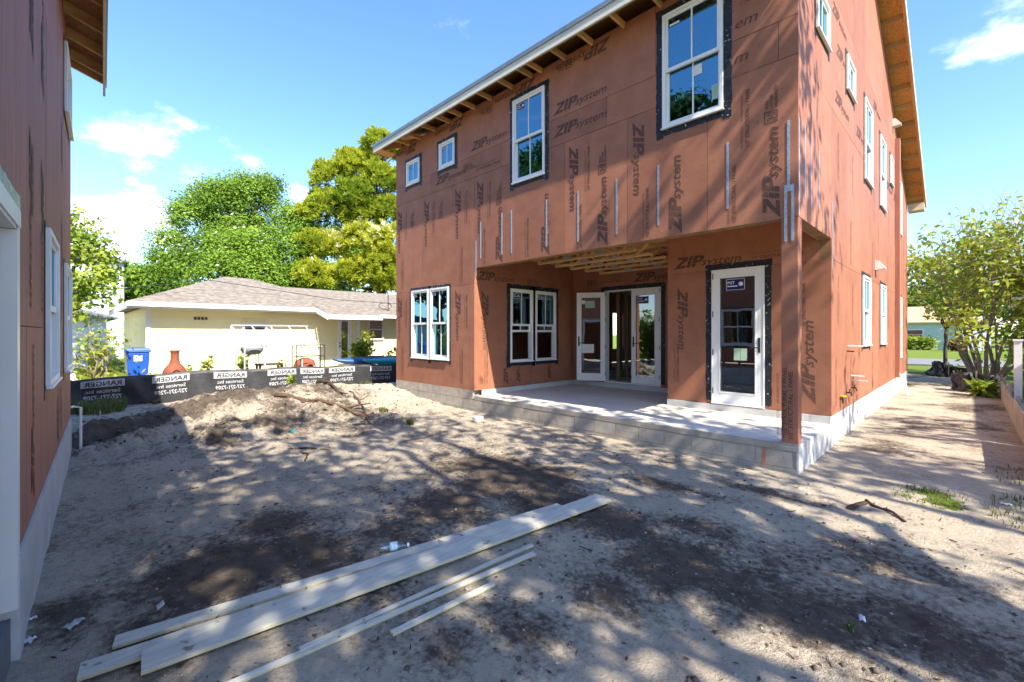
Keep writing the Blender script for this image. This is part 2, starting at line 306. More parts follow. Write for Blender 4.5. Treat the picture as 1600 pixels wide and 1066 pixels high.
# ---------------------------------------------------------------- ground
def axis(fine0, fine1, step, lo, hi):
    a = list(np.arange(fine0, fine1+1e-6, step)); s = step
    while a[-1] < hi: s *= 1.16; a.append(a[-1]+s)
    s = step
    while a[0] > lo: s *= 1.16; a.insert(0, a[0]-s)
    return np.array(a)
def ground_mat():
    m = bpy.data.materials.new('sandy_soil'); m.use_nodes = True; nt = m.node_tree; N = nt.nodes.new; L = nt.links.new
    b = nt.nodes['Principled BSDF']; b.inputs['Roughness'].default_value = .95; b.inputs['Specular IOR Level'].default_value = .1
    geo = N('ShaderNodeNewGeometry')
    def noise(sc, det=5, ro=.6):
        n = N('ShaderNodeTexNoise'); n.inputs['Scale'].default_value = sc; n.inputs['Detail'].default_value = det; n.inputs['Roughness'].default_value = ro
        L(geo.outputs['Position'], n.inputs['Vector']); return n.outputs[0]
    def mr(v, a, c, lo=0, hi=1):
        r = N('ShaderNodeMapRange'); L(v, r.inputs[0]); r.inputs[1].default_value = a; r.inputs[2].default_value = c; r.inputs[3].default_value = lo; r.inputs[4].default_value = hi; return r.outputs[0]
    def mix(f, a, c):
        x = N('ShaderNodeMix'); x.data_type = 'RGBA'; L(f, x.inputs[0])
        for i, v in ((6, a), (7, c)):
            if isinstance(v, tuple): x.inputs[i].default_value = (*v, 1)
            else: L(v, x.inputs[i])
        return x.outputs[2]
    def add(a, c, op='ADD'):
        x = N('ShaderNodeMath'); x.operation = op; L(a, x.inputs[0])
        if isinstance(c, float): x.inputs[1].default_value = c
        else: L(c, x.inputs[1])
        return x.outputs[0]
    at = N('ShaderNodeAttribute'); at.attribute_name = 'soil'
    ag = N('ShaderNodeAttribute'); ag.attribute_name = 'lawn'
    sand = mix(mr(noise(1.3), .3, .7), (.69,.595,.465), (.54,.46,.355))
    sand = mix(mr(noise(22, 4, .7), .42, .72, 0, .5), sand, (.32,.26,.195))
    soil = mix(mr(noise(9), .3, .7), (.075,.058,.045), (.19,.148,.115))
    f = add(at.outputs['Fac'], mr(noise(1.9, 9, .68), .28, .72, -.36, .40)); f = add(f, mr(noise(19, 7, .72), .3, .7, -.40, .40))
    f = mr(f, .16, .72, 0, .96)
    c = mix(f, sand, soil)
    c = mix(mr(noise(75, 2), .68, .74, 0, .75), c, (.05,.038,.03))
    c = mix(mr(noise(110, 2), .725, .755, 0, .7), c, (.62,.60,.56))
    gr = mix(mr(noise(30, 4), .3, .7), (.10,.16,.022), (.20,.25,.04))
    c = mix(mr(add(ag.outputs['Fac'], mr(noise(3.5, 6), .3, .7, -.3, .3)), .45, .55), c, gr)
    L(c, b.inputs['Base Color'])
    h = add(add(noise(60, 4), noise(16, 5, .65)), noise(180, 2))
    bp = N('ShaderNodeBump'); bp.inputs['Strength'].default_value = 1.0; bp.inputs['Distance'].default_value = .026; L(h, bp.inputs['Height']); L(bp.outputs[0], b.inputs['Normal'])
    return m
M['ground'] = ground_mat()
SOIL_SHADE = [(330,900,.55,.5,.9),(480,870,.5,.4,.75),(620,840,.4,.3,.6),(800,740,.9,.5,.9),(700,790,.6,.45,.7),(870,790,.6,.5,.85),(760,760,.5,.3,.8),(430,815,.35,.25,.6),  # dark soil patches, with some of the yard's shade painted in
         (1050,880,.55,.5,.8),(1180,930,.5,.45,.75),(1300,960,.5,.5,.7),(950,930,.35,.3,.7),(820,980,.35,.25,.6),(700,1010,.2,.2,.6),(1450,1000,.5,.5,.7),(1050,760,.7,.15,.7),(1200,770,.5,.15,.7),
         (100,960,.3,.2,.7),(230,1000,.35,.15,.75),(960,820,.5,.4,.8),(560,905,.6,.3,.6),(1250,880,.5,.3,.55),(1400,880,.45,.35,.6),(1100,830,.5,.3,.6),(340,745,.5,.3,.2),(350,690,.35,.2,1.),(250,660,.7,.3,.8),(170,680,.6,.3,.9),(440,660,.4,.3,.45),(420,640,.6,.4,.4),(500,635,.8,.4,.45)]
def make_ground():
    xs = axis(-13.2, 1.6, .055, -260, 260); ys = axis(-1.2, 7.2, .055, -260, 320)
    ys = np.concatenate([ys[ys <= 7.2], np.arange(7.3, 26, .14), axis(26, 26.2, .2, 26, 320)])
    X, Y = np.meshgrid(xs, ys); Z = height(X, Y)
    n = len(xs); v = np.stack([X.ravel(), Y.ravel(), Z.ravel()], 1)
    i = np.arange((len(ys)-1)*n).reshape(len(ys)-1, n)[:, :-1].ravel()
    f = np.stack([i, i+1, i+n+1, i+n], 1)
    me = rawmesh('ground', v, f, M['ground'], True)
    soil = np.zeros(X.shape)  # soil mask; its patches carry shade as well as dark earth
    for px, py, rx, ry, s in SOIL_SHADE:
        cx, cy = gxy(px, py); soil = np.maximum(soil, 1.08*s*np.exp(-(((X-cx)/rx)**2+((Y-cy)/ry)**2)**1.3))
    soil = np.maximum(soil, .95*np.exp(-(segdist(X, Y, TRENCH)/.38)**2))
    soil += .32*smooth(0, .25, fbm(X*.5, Y*.5, 44))*smooth(1.5, -3.5, X+0*Y)*(Y < 6)
    soil = np.where((X > -1.6) & (Y > 8), .15+.5*smooth(.0, .2, fbm(X*1.2, Y*.7, 5)), soil)
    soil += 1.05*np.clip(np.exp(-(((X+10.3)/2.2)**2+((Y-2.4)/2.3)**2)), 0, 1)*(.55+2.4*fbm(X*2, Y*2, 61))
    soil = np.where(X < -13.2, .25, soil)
    a = me.attributes.new('soil', 'FLOAT', 'POINT'); a.data.foreach_set('value', soil.ravel().astype(np.float32))
    lawn = np.maximum(smooth(-14.0, -14.8, X)*smooth(.9, -.3, Y)*1.0, smooth(23.0, 24.6, Y+.6*(X+.5)))
    lawn = np.maximum(lawn, smooth(-17, -22, X)); lawn = np.maximum(lawn, smooth(.75, 1.1, X)*smooth(7, 9, Y))
    lawn = np.maximum(lawn, .62*np.exp(-(((X+.25)/.35)**2+((Y-6.2)/.5)**2))); lawn = np.maximum(lawn, smooth(-6, -12, Y)*.8); lawn = np.maximum(lawn, smooth(3, 5, X)*.7)
    a = me.attributes.new('lawn', 'FLOAT', 'POINT'); a.data.foreach_set('value', lawn.ravel().astype(np.float32))
    o = bpy.data.objects.new('ground', me); link(o, Matrix.Identity(4)); tag(o, kind='structure')
make_ground()
def sheet(name, x0, y0, x1, y1, z, mat):
    mb = MB(); mb.box(x0, y0, z-.15, x1, y1, z); return mb.obj(name, mat, kind='structure')
sheet('street', -90, 31.2, 90, 38.5, .06, M['asphalt'])
sheet('driveway', -40, -6.0, -18.6, .2, .03, M['conc'])
# ---------------------------------------------------------------- planes, panels, prints, windows
class Pl:  # a wall plane: pt(u, z, d) with d outward
    def __init__(s, kind, c): s.k = kind; s.c = c
    def pt(s, u, z, d=0):
        return {'-y': (u, s.c-d, z), '+x': (s.c+d, u, z), '+y': (u, s.c+d, z), '-x': (s.c-d, u, z)}[s.k]
    def mat(s, u, z, d, ang=0):  # local x along the reading direction, z out of the wall
        U = {'-y': (1,0,0), '+x': (0,1,0), '+y': (-1,0,0), '-x': (0,-1,0)}[s.k]; n = {'-y': (0,-1,0), '+x': (1,0,0), '+y': (0,1,0), '-x': (-1,0,0)}[s.k]
        m = Matrix((( U[0], 0, n[0]), (U[1], 0, n[1]), (U[2], 1, n[2]))).to_4x4()
        return Matrix.Translation(s.pt(u, z, d)) @ m @ Matrix.Rotation(ang, 4, 'Z')
def pbox(mb, pl, u0, u1, z0, z1, d0, d1): return mb.box(*pl.pt(u0, z0, d0), *pl.pt(u1, z1, d1))
def ring(mb, pl, u0, u1, z0, z1, w, d0, d1, wb=None, wt=None):
    wb = w if wb is None else wb; wt = w if wt is None else wt
    pbox(mb, pl, u0, u0+w, z0, z1, d0, d1); pbox(mb, pl, u1-w, u1, z0, z1, d0, d1)
    pbox(mb, pl, u0+w, u1-w, z0, z0+wb, d0, d1); pbox(mb, pl, u0+w, u1-w, z1-wt, z1, d0, d1); return mb
def cellslab(mb, pl, u0, u1, z0, z1, ops, d0, d1):
    us = sorted({u0, u1} | {min(max(o[i], u0), u1) for o in ops for i in (0, 1)}); zs = sorted({z0, z1} | {min(max(o[i], z0), z1) for o in ops for i in (2, 3)})
    nu, nz = len(us)-1, len(zs)-1
    on = [[us[i+1]-us[i] > 1e-5 and zs[j+1]-zs[j] > 1e-5 and not any(o[0]-1e-5 < (us[i]+us[i+1])/2 < o[1]+1e-5 and o[2]-1e-5 < (zs[j]+zs[j+1])/2 < o[3]+1e-5 for o in ops) for j in range(nz)] for i in range(nu)]
    any_ = False
    for i in range(nu):
        for j in range(nz):
            if not on[i][j]: continue
            any_ = True; a, b, c, d = us[i], us[i+1], zs[j], zs[j+1]; p = pl.pt
            mb.poly([p(a,c,d1), p(b,c,d1), p(b,d,d1), p(a,d,d1)]); mb.poly([p(a,c,d0), p(a,d,d0), p(b,d,d0), p(b,c,d0)])
            if i == 0 or not on[i-1][j]: mb.poly([p(a,c,d0), p(a,c,d1), p(a,d,d1), p(a,d,d0)])
            if i == nu-1 or not on[i+1][j]: mb.poly([p(b,c,d1), p(b,c,d0), p(b,d,d0), p(b,d,d1)])
            if j == 0 or not on[i][j-1]: mb.poly([p(a,c,d0), p(b,c,d0), p(b,c,d1), p(a,c,d1)])
            if j == nz-1 or not on[i][j+1]: mb.poly([p(a,d,d1), p(b,d,d1), p(b,d,d0), p(a,d,d0)])
    return any_
def panels(parent, pl, rects, ops, mat=None, gap=.003):
    todo = list(rects); rects = []
    while todo:
        q = todo.pop(0); cut = [o for o in ops if o[2] <= q[2]+.02 and o[3] >= q[3]-.02 and o[0] < q[1]-.01 and o[1] > q[0]+.01]
        if cut: todo += [x for x in ((q[0], cut[0][0], q[2], q[3]), (cut[0][1], q[1], q[2], q[3])) if x[1]-x[0] > .02]
        else: rects.append(q)
    for (u0, u1, z0, z1) in rects:
        mb = MB()
        dd = random.uniform(-.0015, .0015)
        if cellslab(mb, pl, u0+gap, u1-gap, z0+gap, z1-gap, ops, -.012, dd): mb.obj('panel', mat or M['sheath'], parent)
def split(u0, u1, w, off=0):
    a = [u0]; x = u0+(off or w)
    while x < u1-.05: a.append(x); x += w
    a.append(u1); return list(zip(a[:-1], a[1:]))
TXT = {}
def text(body, size=1., shear=0., bold=0., align='LEFT'):
    k = (body, size, shear, bold, align)
    if k not in TXT:
        cu = bpy.data.curves.new('t', 'FONT'); cu.body = body; cu.size = size; cu.shear = shear; cu.offset = bold; cu.align_x = align; cu.resolution_u = 2
        ob = bpy.data.objects.new('t', cu); COL.objects.link(ob); bpy.context.view_layer.update()
        me = bpy.data.meshes.new_from_object(ob.evaluated_get(bpy.context.evaluated_depsgraph_get()))
        TXT[k] = ([tuple(v.co) for v in me.vertices], [tuple(p.vertices) for p in me.polygons])
        bpy.data.objects.remove(ob); bpy.data.curves.remove(cu); bpy.data.meshes.remove(me)
    return TXT[k]
def logo_mesh():
    mb = MB(); sh = lambda x, y: ((x+.30*y)*.165, y*.165, 0)
    def pg(pts): mb.poly([sh(*q) for q in pts])
    # Z I P, heavy and slanted, each cut by two thin stripes
    pg([(-.12, -.06), (.92, .0), (.92, .22), (.40, .22)])
    pg([(-.12, -.06), (.40, .22), (.92, .66), (.92, .78), (.55, .78), (.02, .10)])
    pg([(.06, .78), (.92, .78), (.92, 1.), (.06, 1.)])
    for a, b in ((0, .30), (.33, .63), (.66, 1.)): pg([(1.02, a), (1.34, a), (1.34, b), (1.02, b)])
    for a, b in ((0, .30), (.33, .42)): pg([(1.44, a), (1.76, a), (1.76, b), (1.44, b)])
    pg([(1.44, .42), (1.44, .45), (1.76, .45), (2.1, .45), (2.2, .42), (2.05, .38), (1.76, .38)])
    pg([(1.44, .45), (1.76, .45), (1.76, 1.), (1.44, 1.)])
    pg([(1.76, .80), (1.95, .80), (2.0, .76), (2.02, .70), (2.32, .70), (2.30, .86), (2.2, .96), (2.05, 1.), (1.76, 1.)])
    pg([(2.02, .70), (2.0, .65), (1.95, .60), (1.76, .60), (1.76, .45), (2.1, .45), (2.24, .52), (2.32, .70)])
    t = text('system', .165, .28, .0015)
    mb.add(t, lambda p: (p[0]*1.12+.375, p[1]+.012, 0)); mb.v = [(p[0]*1.22, p[1]*1.12, 0) for p in mb.v]
    return rawmesh('printed_logo', mb.v, mb.f, M['print'])
def small_mesh():
    mb = MB()
    mb.add(text('WATER RESISTIVE  •  AIR BARRIER SYSTEM', .036), lambda p: (p[0], p[1]+.075, 0)); mb.add(text('1/2" STRUCTURAL 1 PANEL', .062, .12, .0012), lambda p: p)
    return rawmesh('printed_grade_line', mb.v, mb.f, M['print'])
def warr_mesh():
    mb = MB()
    for a in ((0,0,.15,.014), (0,.136,.15,.15), (0,.014,.014,.136), (.136,.014,.15,.136)): mb.poly([(a[0],a[1],0),(a[2],a[1],0),(a[2],a[3],0),(a[0],a[3],0)])
    mb.add(text('30', .12, 0, .003), lambda p: (p[0]+.018, p[1]+.032, 0)); mb.add(text('YEAR', .05, 0, .001), lambda p: (p[0]+.17, p[1]+.10, 0)); mb.add(text('SYSTEM', .05, 0, .001), lambda p: (p[0]+.17, p[1]+.05, 0)); mb.add(text('WARRANTY', .05, 0, .001), lambda p: (p[0]+.17, p[1], 0))
    return rawmesh('printed_warranty_mark', mb.v, mb.f, M['print'])
def tick_mesh():  # the printed fastening guide: a column of small marks
    mb = MB(); r = random.Random(3)
    for i in range(46):
        x = i*.045+r.uniform(-.004, .004); w = r.choice((.008, .014, .02)); mb.poly([(x, 0, 0), (x+w, 0, 0), (x+w, .010, 0), (x, .010, 0)])
    return rawmesh('printed_fastening_guide', mb.v, mb.f, M['print2'])
LOGO, SMALL, WARR, TICK = logo_mesh(), small_mesh(), warr_mesh(), tick_mesh()
def tail_mesh(t): mb = MB(); mb.add(text(t, .165, .28, .0015), lambda p: (p[0]*1.37, p[1]*1.12, 0)); return rawmesh('printed_logo', mb.v, mb.f, M['print'])
EM, EM2 = tail_mesh('em'), tail_mesh('m')
INK = .0028
def put(parent, pl, me, u, z, ang=0, s=1., d=INK): return inst(me, me.name, pl.mat(u, z, d, R(ang)) @ Matrix.Scale(s, 4), parent, kind=None if me is LOGO else 'stuff')
def inops(ops, u0, u1, z0, z1): return any(o[0]-.1 < u1 and o[1]+.1 > u0 and o[2]-.1 < z1 and o[3]+.1 > z0 for o in ops)
def stamp_vertical(parent, pl, u0, u1, z0, z1, ops, light=False):
    w = u1-u0
    def T(me, u, z, ang, du, za, zb):
        if light and me in (LOGO, WARR): return
        if u0 < u-abs(du) and u+abs(du) < u1 and z0 < za and zb < z1 and not inops(ops, u-abs(du), u+abs(du), za, zb): put(parent, pl, me, u, z, ang)
    T(LOGO, u0+.10, z1-.12, -90, .02, z1-1.12, z1-.12); T(LOGO, u0+.86, z0+.08, 90, .02, z0+.08, z0+1.08)
    T(SMALL, u0+.36, z0+.08, 90, .02, z0+.08, z0+.93); T(WARR, u0+.84, z0+1.60, 90, .02, z0+1.6, z0+2.05); T(SMALL, u0+.52, z1-.95, 90, .02, z1-.95, z1-.05)
    for q in (.26, .60): T(TICK, u0+q, z0+.06, 90, .01, z0+.06, z0+2.1)
def sticker(parent, pl, u, z, d, w=.17, h=.11, flip=False):
    mb = MB(); pbox(mb, pl, u, u+w, z, z+h, d, d+.0012); o = mb.obj('sticker', M['paper'], parent)
    mb = MB(); pbox(mb, pl, u+.007, u+w-.007, z+.007, z+h-.007, d+.0012, d+.0018)
    b = mb.obj('sticker_field', M['blue'], parent)
    mb = MB(); mb.add(text('PGT', h*.34, 0, .0015), lambda p: pl.pt(u+.018+p[0], z+h*.55+p[1], d+.0024)); mb.poly([pl.pt(u+.018+x, z+h*y, d+.0024) for x, y in ((0, .30), (w*.55, .30), (w*.55, .40), (0, .40))])
    cx, cz = u+w*.80, z+h*.52
    mb.poly([pl.pt(cx+h*.2*math.cos(t*.5236), cz+h*.2*math.sin(t*.5236), d+.0024) for t in range(12)])
    mb.obj('sticker_print', M['paper'], parent)
def tape_strip(mb, pl, u0, u1, z0, z1, d):
    horiz = (u1-u0) > (z1-z0); n = max(2, int(max(u1-u0, z1-z0)/.07)); pts = []
    for i in range(n+1):
        t = i/n; j = lambda: random.uniform(-.007, .007)
        pts.append(((u0+(u1-u0)*t, z0+j()), (u0+(u1-u0)*t, z1+j())) if horiz else ((u0+j(), z0+(z1-z0)*t), (u1+j(), z0+(z1-z0)*t)))
    for a, b in zip(pts[:-1], pts[1:]):
        q = [a[0], a[1], b[1], b[0]]; mb.poly([pl.pt(x, z, d) for x, z in q]); mb.poly([pl.pt(x, z, d-.002) for x, z in q[::-1]])
        mb.poly([pl.pt(*a[0], d), pl.pt(*b[0], d), pl.pt(*b[0], d-.002), pl.pt(*a[0], d-.002)]); mb.poly([pl.pt(*a[1], d), pl.pt(*b[1], d), pl.pt(*b[1], d-.002), pl.pt(*a[1], d-.002)])
def flashing(parent, pl, u0, u1, z0, z1, w=.085, drop=.07, bottom=True):
    for a in ((u0-w, u0+.01, z0-drop-w*.6, z1, .0052), (u1-.01, u1+w, z0-drop-w*.6, z1, .0052)): mb = MB(); tape_strip(mb, pl, *a); mb.obj('flashing_tape', M['tape'], parent)
    mb = MB(); tape_strip(mb, pl, u0-w*1.1, u1+w*1.1, z1-.01, z1+w, .0078); mb.obj('flashing_tape', M['tape'], parent)
    if bottom: mb = MB(); tape_strip(mb, pl, u0+.01, u1-.01, z0-w, z0+.01, .0030); mb.obj('flashing_tape', M['tape'], parent)
def window(parent, pl, u0, u1, z0, z1, kind='hung', tape=True, lites=2, stick=None, glass='glass', opened=False, low_lites=2, tw=.085, bottom=True):
    """a white vinyl window: frame, sashes with muntins, panes, flashing tape, sticker"""
    mb = MB(); ring(mb, pl, u0+.004, u1-.004, z0+.004, z1-.004, .042, -.10, .034)
    pbox(mb, pl, u0-.012, u1+.012, z0-.018, z0+.003, .008, .05)
    wn = mb.obj('window', M['white'], parent, bevel=.004)
    a, b = u0+.046, u1-.046; zm = z0+(z1-z0)*.5
    def sash(s0, s1, d, nl, lift=0, nm='sash'):
        m = MB(); ring(m, pl, a, b, s0, s1, .038, d-.028, d, wb=.05); m.obj(nm, M['white'], wn, bevel=.003)
        for k in range(1, nl):
            x = a+.038+(b-a-.076)*k/nl; m = MB(); pbox(m, pl, x-.010, x+.010, s0+.05, s1-.038, d-.020, d-.004); m.obj('muntin', M['white'], wn)
        m = MB(); m.poly([pl.pt(a+.03, s0+.04, d-.014), pl.pt(b-.03, s0+.04, d-.014), pl.pt(b-.03, s1-.03, d-.014), pl.pt(a+.03, s1-.03, d-.014)]); m.obj('pane', M[glass], wn)
    if kind == 'hung':
        sash(zm-.02, z1-.046, .012, lites)
        if opened: sash(zm-.16, z1-.16, -.030, low_lites)
        else: sash(z0+.046, zm+.03, -.030, low_lites)
    else: sash(z0+.046, z1-.046, .010, lites)
    if stick: sticker(wn, pl, u0+.10, z1-.10-stick*.64, .0015, w=stick, h=stick*.62)
    if tape: flashing(wn, pl, u0, u1, z0, z1, w=tw, bottom=bottom)
    return wn
def door_leaf(parent, pl, u0, u1, z0, z1, d, handle='r', hinges='l', st=.105):
    mb = MB(); ring(mb, pl, u0, u1, z0, z1, st, d-.045, d, wb=.17, wt=.115); lf = mb.obj('door', M['white'], parent, bevel=.004)
    m = MB(); ring(m, pl, u0+st-.004, u1-st+.004, z0+.166, z1-.111, .018, d-.006, d+.007); m.obj('glazing_bead', M['white'], lf)
    m = MB(); m.poly([pl.pt(u0+st, z0+.17, d-.02), pl.pt(u1-st, z0+.17, d-.02), pl.pt(u1-st, z1-.115, d-.02), pl.pt(u0+st, z1-.115, d-.02)]); m.obj('pane', M['glassclear'], lf)
    hu = u1-.055 if handle == 'r' else u0+.055; sg = -1 if handle == 'r' else 1
    m = MB(); pbox(m, pl, hu-.018, hu+.018, z0+.86, z0+1.10, d, d+.009); m.tube([pl.pt(hu, z0+.94, d+.005), pl.pt(hu, z0+.94, d+.05), pl.pt(hu+sg*.03, z0+.94, d+.056), pl.pt(hu+sg*.12, z0+.938, d+.054)], .009, 8); m.lathe([(.012, 0), (.012, .012)], pl.pt(hu, z0+1.05, d+.008), 10); m.obj('handle', M['black'], lf, smooth=False)
    he = u0 if hinges == 'l' else u1
    for q in (.14, .8, 1.45, 2.1):
        m = MB(); p = pl.pt(he, z0+q, d+.006); m.tube([p, (p[0], p[1], p[2]+.10)], .008, 8); m.obj('hinge', M['black'], lf)
    return lf
# ---------------------------------------------------------------- the house under construction
FY, BY, RX, LX = 6.117, 19.41, -1.417, -10.54
PLX, FDY, DWY, BUX = -7.35, 9.5, 7.934, -3.94       # porch recess: left wall, french door wall, side door wall, bump-out
SZ, PZ, HB = .456, .324, 3.03                       # sheathing bottom, porch slab, header bottom
YR, ZR = 12.063, 9.256
zu = lambda y: 6.58+.45*(y-FY) if y < YR else 5.95+.45*(BY-y)
house = empty('house', ((RX+LX)/2, (FY+BY)/2, 0), 'two storey house under construction clad in red-brown sheathing panels with covered porch', 'house')
def main_house():
    pf, pr, pp, pd, pw = Pl('-y', FY), Pl('+x', RX), Pl('+x', PLX), Pl('-y', FDY), Pl('-y', DWY)
    # ---- openings (u0, u1, z0, z1)
    of = [(-10.01,-9.42,5.37,5.96), (-8.60,-8.02,5.42,6.01), (-6.18,-5.36,4.53,6.12), (-3.11,-2.26,4.59,6.22), (-9.77,-9.03,1.05,2.71), (-8.97,-8.23,1.05,2.71)]
    orr = [(6.98,7.72,5.66,6.25), (9.05,9.74,5.65,6.22), (10.85,11.75,4.62,6.18), (12.95,13.85,4.53,6.12), (14.75,15.3,5.45,6.16), (16.46,17.4,4.5,6.02), (10.62,11.5,1.42,2.75), (13.03,13.87,1.41,2.76), (16.46,17.4,.97,2.70)]
    op = [(7.17,7.92,1.0,2.68), (8.01,8.78,1.0,2.68)]
    od = [(-6.36,-4.87,SZ,2.70)]; ow = [(-3.13,-2.30,SZ,2.735)]
    # ---- framing behind the sheathing
    walls = {}
    def core(name, pl, parts, d1=-.0125, th=.14, mat='core'):
        mb = MB()
        for (a, b, c, d, ops) in parts: cellslab(mb, pl, a, b, c, d, ops, d1-th, d1)
        o = mb.obj('wall', M[mat], house); walls[name] = o; return o
    core('f', pf, [(LX+.012, PLX-.012, SZ, HB, of), (LX+.012, RX-.012, HB, 6.37, of)])
    core('r', pr, [(DWY, BY-.012, SZ, HB, orr), (FY+.16, BY-.012, HB, 6.30, orr)])
    core('p', pp, [(FY+.16, FDY-.012, SZ, 3.40, op)]); core('d', pd, [(PLX+.012, BUX, SZ, 3.40, od)]); core('w', pw, [(BUX+.16, RX-.16, SZ, 3.40, ow)])
    # gable triangles
    for x0, x1 in ((RX-.152, RX-.0125), (LX+.0125, LX+.152)):
        mb = MB(); mb.prism([(x0, FY+.15, 6.30), (x0, BY-.15, 6.30-.37), (x0, BY-.15, zu(BY-.15)), (x0, YR, ZR), (x0, FY+.15, zu(FY+.15))], (x1-x0, 0, 0)); mb.obj('gable_framing', M['core'], house)
    # unseen far walls
    mb = MB(); cellslab(mb, Pl('-x', LX), FY+.01, BY, SZ, 6.35, [(16.1,16.9,1.0,2.5)], -.15, 0); mb.obj('wall', M['sheath'], house)
    mb = MB(); cellslab(mb, Pl('+y', BY), LX+.15, RX-.15, SZ, 5.93, [(-9.6,-8.9,1,2.7)], -.15, 0); mb.obj('wall', M['sheath'], house)
    mb = MB(); mb.box(BUX, DWY+.012, SZ, BUX+.15, FDY+.6, 3.40); mb.obj('wall', M['sheath'], house)
    # ---- sheathing panels
    A, B = 4.95, 5.42
    panels(walls['f'], pf, [(a, b, SZ-.02, 2.70) for a, b in split(LX, PLX, 1.22)] + [(a, b, 2.70, A) for a, b in split(LX, PLX, 1.22)] + [(a, b, HB, A) for a, b in split(PLX, RX, 1.22)]
           + [(a, b, A, B) for a, b in split(LX, RX, 2.44, 1.6)] + [(a, b, B, 6.44) for a, b in split(LX, RX, 2.44)], of+[(-9.77,-8.23,1.05,2.71)])
    panels(walls['r'], pr, [(a, b, SZ-.02, 2.74) for a, b in split(DWY, BY, 1.22)] + [(a, b, 2.74, A) for a, b in split(DWY, BY, 1.22)] + [(a, b, HB, A) for a, b in split(FY, DWY, 1.22, .6)], orr)
    # the two upper bands follow the rake
    def clip(poly, yl, s):  # keep below the rake line
        out = []
        for i in range(len(poly)):
            p, q = poly[i], poly[(i+1) % len(poly)]; fp, fq = zz(p[0])-p[1], zz(q[0])-q[1]
            if fp >= 0: out.append(p)
            if (fp >= 0) != (fq >= 0): t = fp/(fp-fq); out.append((p[0]+t*(q[0]-p[0]), p[1]+t*(q[1]-p[1])))
        return out
    zz = lambda y: min(6.58+.45*(y-FY), 5.95+.45*(BY-y))-.004
    g = .003
    for a, b in split(FY, BY, 2.44, 1.2):
        if zz(a) > 6.7 and zz(b) > 6.7 or inops(orr, a, b, A, 6.7):
            lim = min(6.70, zz(a), zz(b)); mb = MB()
            if cellslab(mb, pr, a+g, b-g, A+g, lim-g, orr, -.012, 0): mb.obj('panel', M['sheath'], walls['r'])
            if lim < 6.69:
                pg = clip([(a+g, lim), (b-g, lim), (b-g, 6.7-g), (a+g, 6.7-g)], 0, 0)
                if len(pg) > 2: MB().prism([pr.pt(y, z, -.012) for y, z in pg], (.012, 0, 0)).obj('panel', M['sheath'], walls['r'])
        else:
            pg = clip([(a+g, A+g), (b-g, A+g), (b-g, 6.7-g), (a+g, 6.7-g)], 0, 0)
            MB().prism([pr.pt(y, z, -.012) for y, z in pg], (.012, 0, 0)).obj('panel', M['sheath'], walls['r'])
    for a, b in split(FY, BY, 1.22):
        pg = clip([(a+g, 6.7+g), (b-g, 6.7+g)] + ([(b-g, 9.6), (a+g, 9.6)]), 0, 0)
        if a < YR < b: pg = [(a+g, 6.7+g), (b-g, 6.7+g), (b-g, zz(b-g)), (YR, zz(YR)), (a+g, zz(a+g))]
        if len(pg) > 2: MB().prism([pr.pt(y, z, -.012) for y, z in pg], (.012, 0, 0)).obj('panel', M['sheath'], walls['r'])
    panels(walls['p'], pp, [(a, b, SZ-.02, 2.70) for a, b in split(FY, FDY, 1.22)] + [(FY, FDY, 2.70, 3.40)], op+[(7.17,8.78,1.0,2.71)])
    panels(walls['d'], pd, [(a, b, SZ-.02, 2.74) for a, b in split(PLX, BUX, 1.22)] + [(PLX, BUX, 2.74, 3.40)], od)
    panels(walls['w'], pw, [(BUX, -3.2, SZ-.02, 2.74), (-3.2, -2.25, SZ-.02, 2.74), (-2.25, RX, SZ-.02, 2.74), (BUX, RX, 2.74, 3.40)], ow)
    # ---- prints
    for a, b in split(LX, PLX, 1.22): stamp_vertical(walls['f'], pf, a, b, 2.70, A, of); stamp_vertical(walls['f'], pf, a, b, SZ, 2.70, of)
    for a, b in split(PLX, RX, 1.22): stamp_vertical(walls['f'], pf, a, b, 2.62, A, of+[(-20, 0, 2, 2.96)])
    for a, b in split(PLX, RX, 1.22):
        for me, du in ((LOGO, .86), (SMALL, .36)):
            if a+du < RX-.08 and not inops(of, a+du-.1, a+du, 3.06, 3.9): put(walls['f'], pf, me, a+du, 3.07, 90)
    for (me, u, z, ang) in ((LOGO, -7.45, 5.52, 0), (LOGO, -5.15, 5.50, 0), (LOGO, -5.15, 5.10, 0), (LOGO, -4.0, 6.36, 180), (LOGO, -5.6, 6.37, 180), (LOGO, -8.75, 5.10, 0), (LOGO, -9.2, 5.28, 180), (LOGO, -9.35, 5.50, 0), (LOGO, -7.7, 6.37, 180), (LOGO, -9.55, 6.36, 180),
                            (SMALL, -4.1, 5.50, 0), (SMALL, -4.1, 5.06, 0), (SMALL, -7.3, 5.06, 0), (SMALL, -7.1, 6.2, 0), (WARR, -4.75, 6.35, 180), (WARR, -7.72, 5.15, 0), (WARR, -6.8, 6.3, 180), (EM, -2.14, 5.56, 0), (EM2, -2.14, 5.12, 0)):
        if me in (EM, EM2) or not inops(of, u-(1. if ang else 0), u+(1. if not ang else 0), z-.02, z+.1): put(walls['f'], pf, me, u, z, ang)
    put(walls['f'], pf, SMALL, -2.08, 5.84, 0, .6)
    for z in (4.99, 5.38, 5.46):
        for u in np.arange(LX+.2, RX-2.2, 2.2):
            if not inops(of, u, u+2.1, z, z): put(walls['f'], pf, TICK, u, z, 0)
    for a, b in split(DWY, BY, 1.22): stamp_vertical(walls['r'], pr, a, b, SZ, 2.74, orr, True); stamp_vertical(walls['r'], pr, a, b, 2.74, A, orr, True)
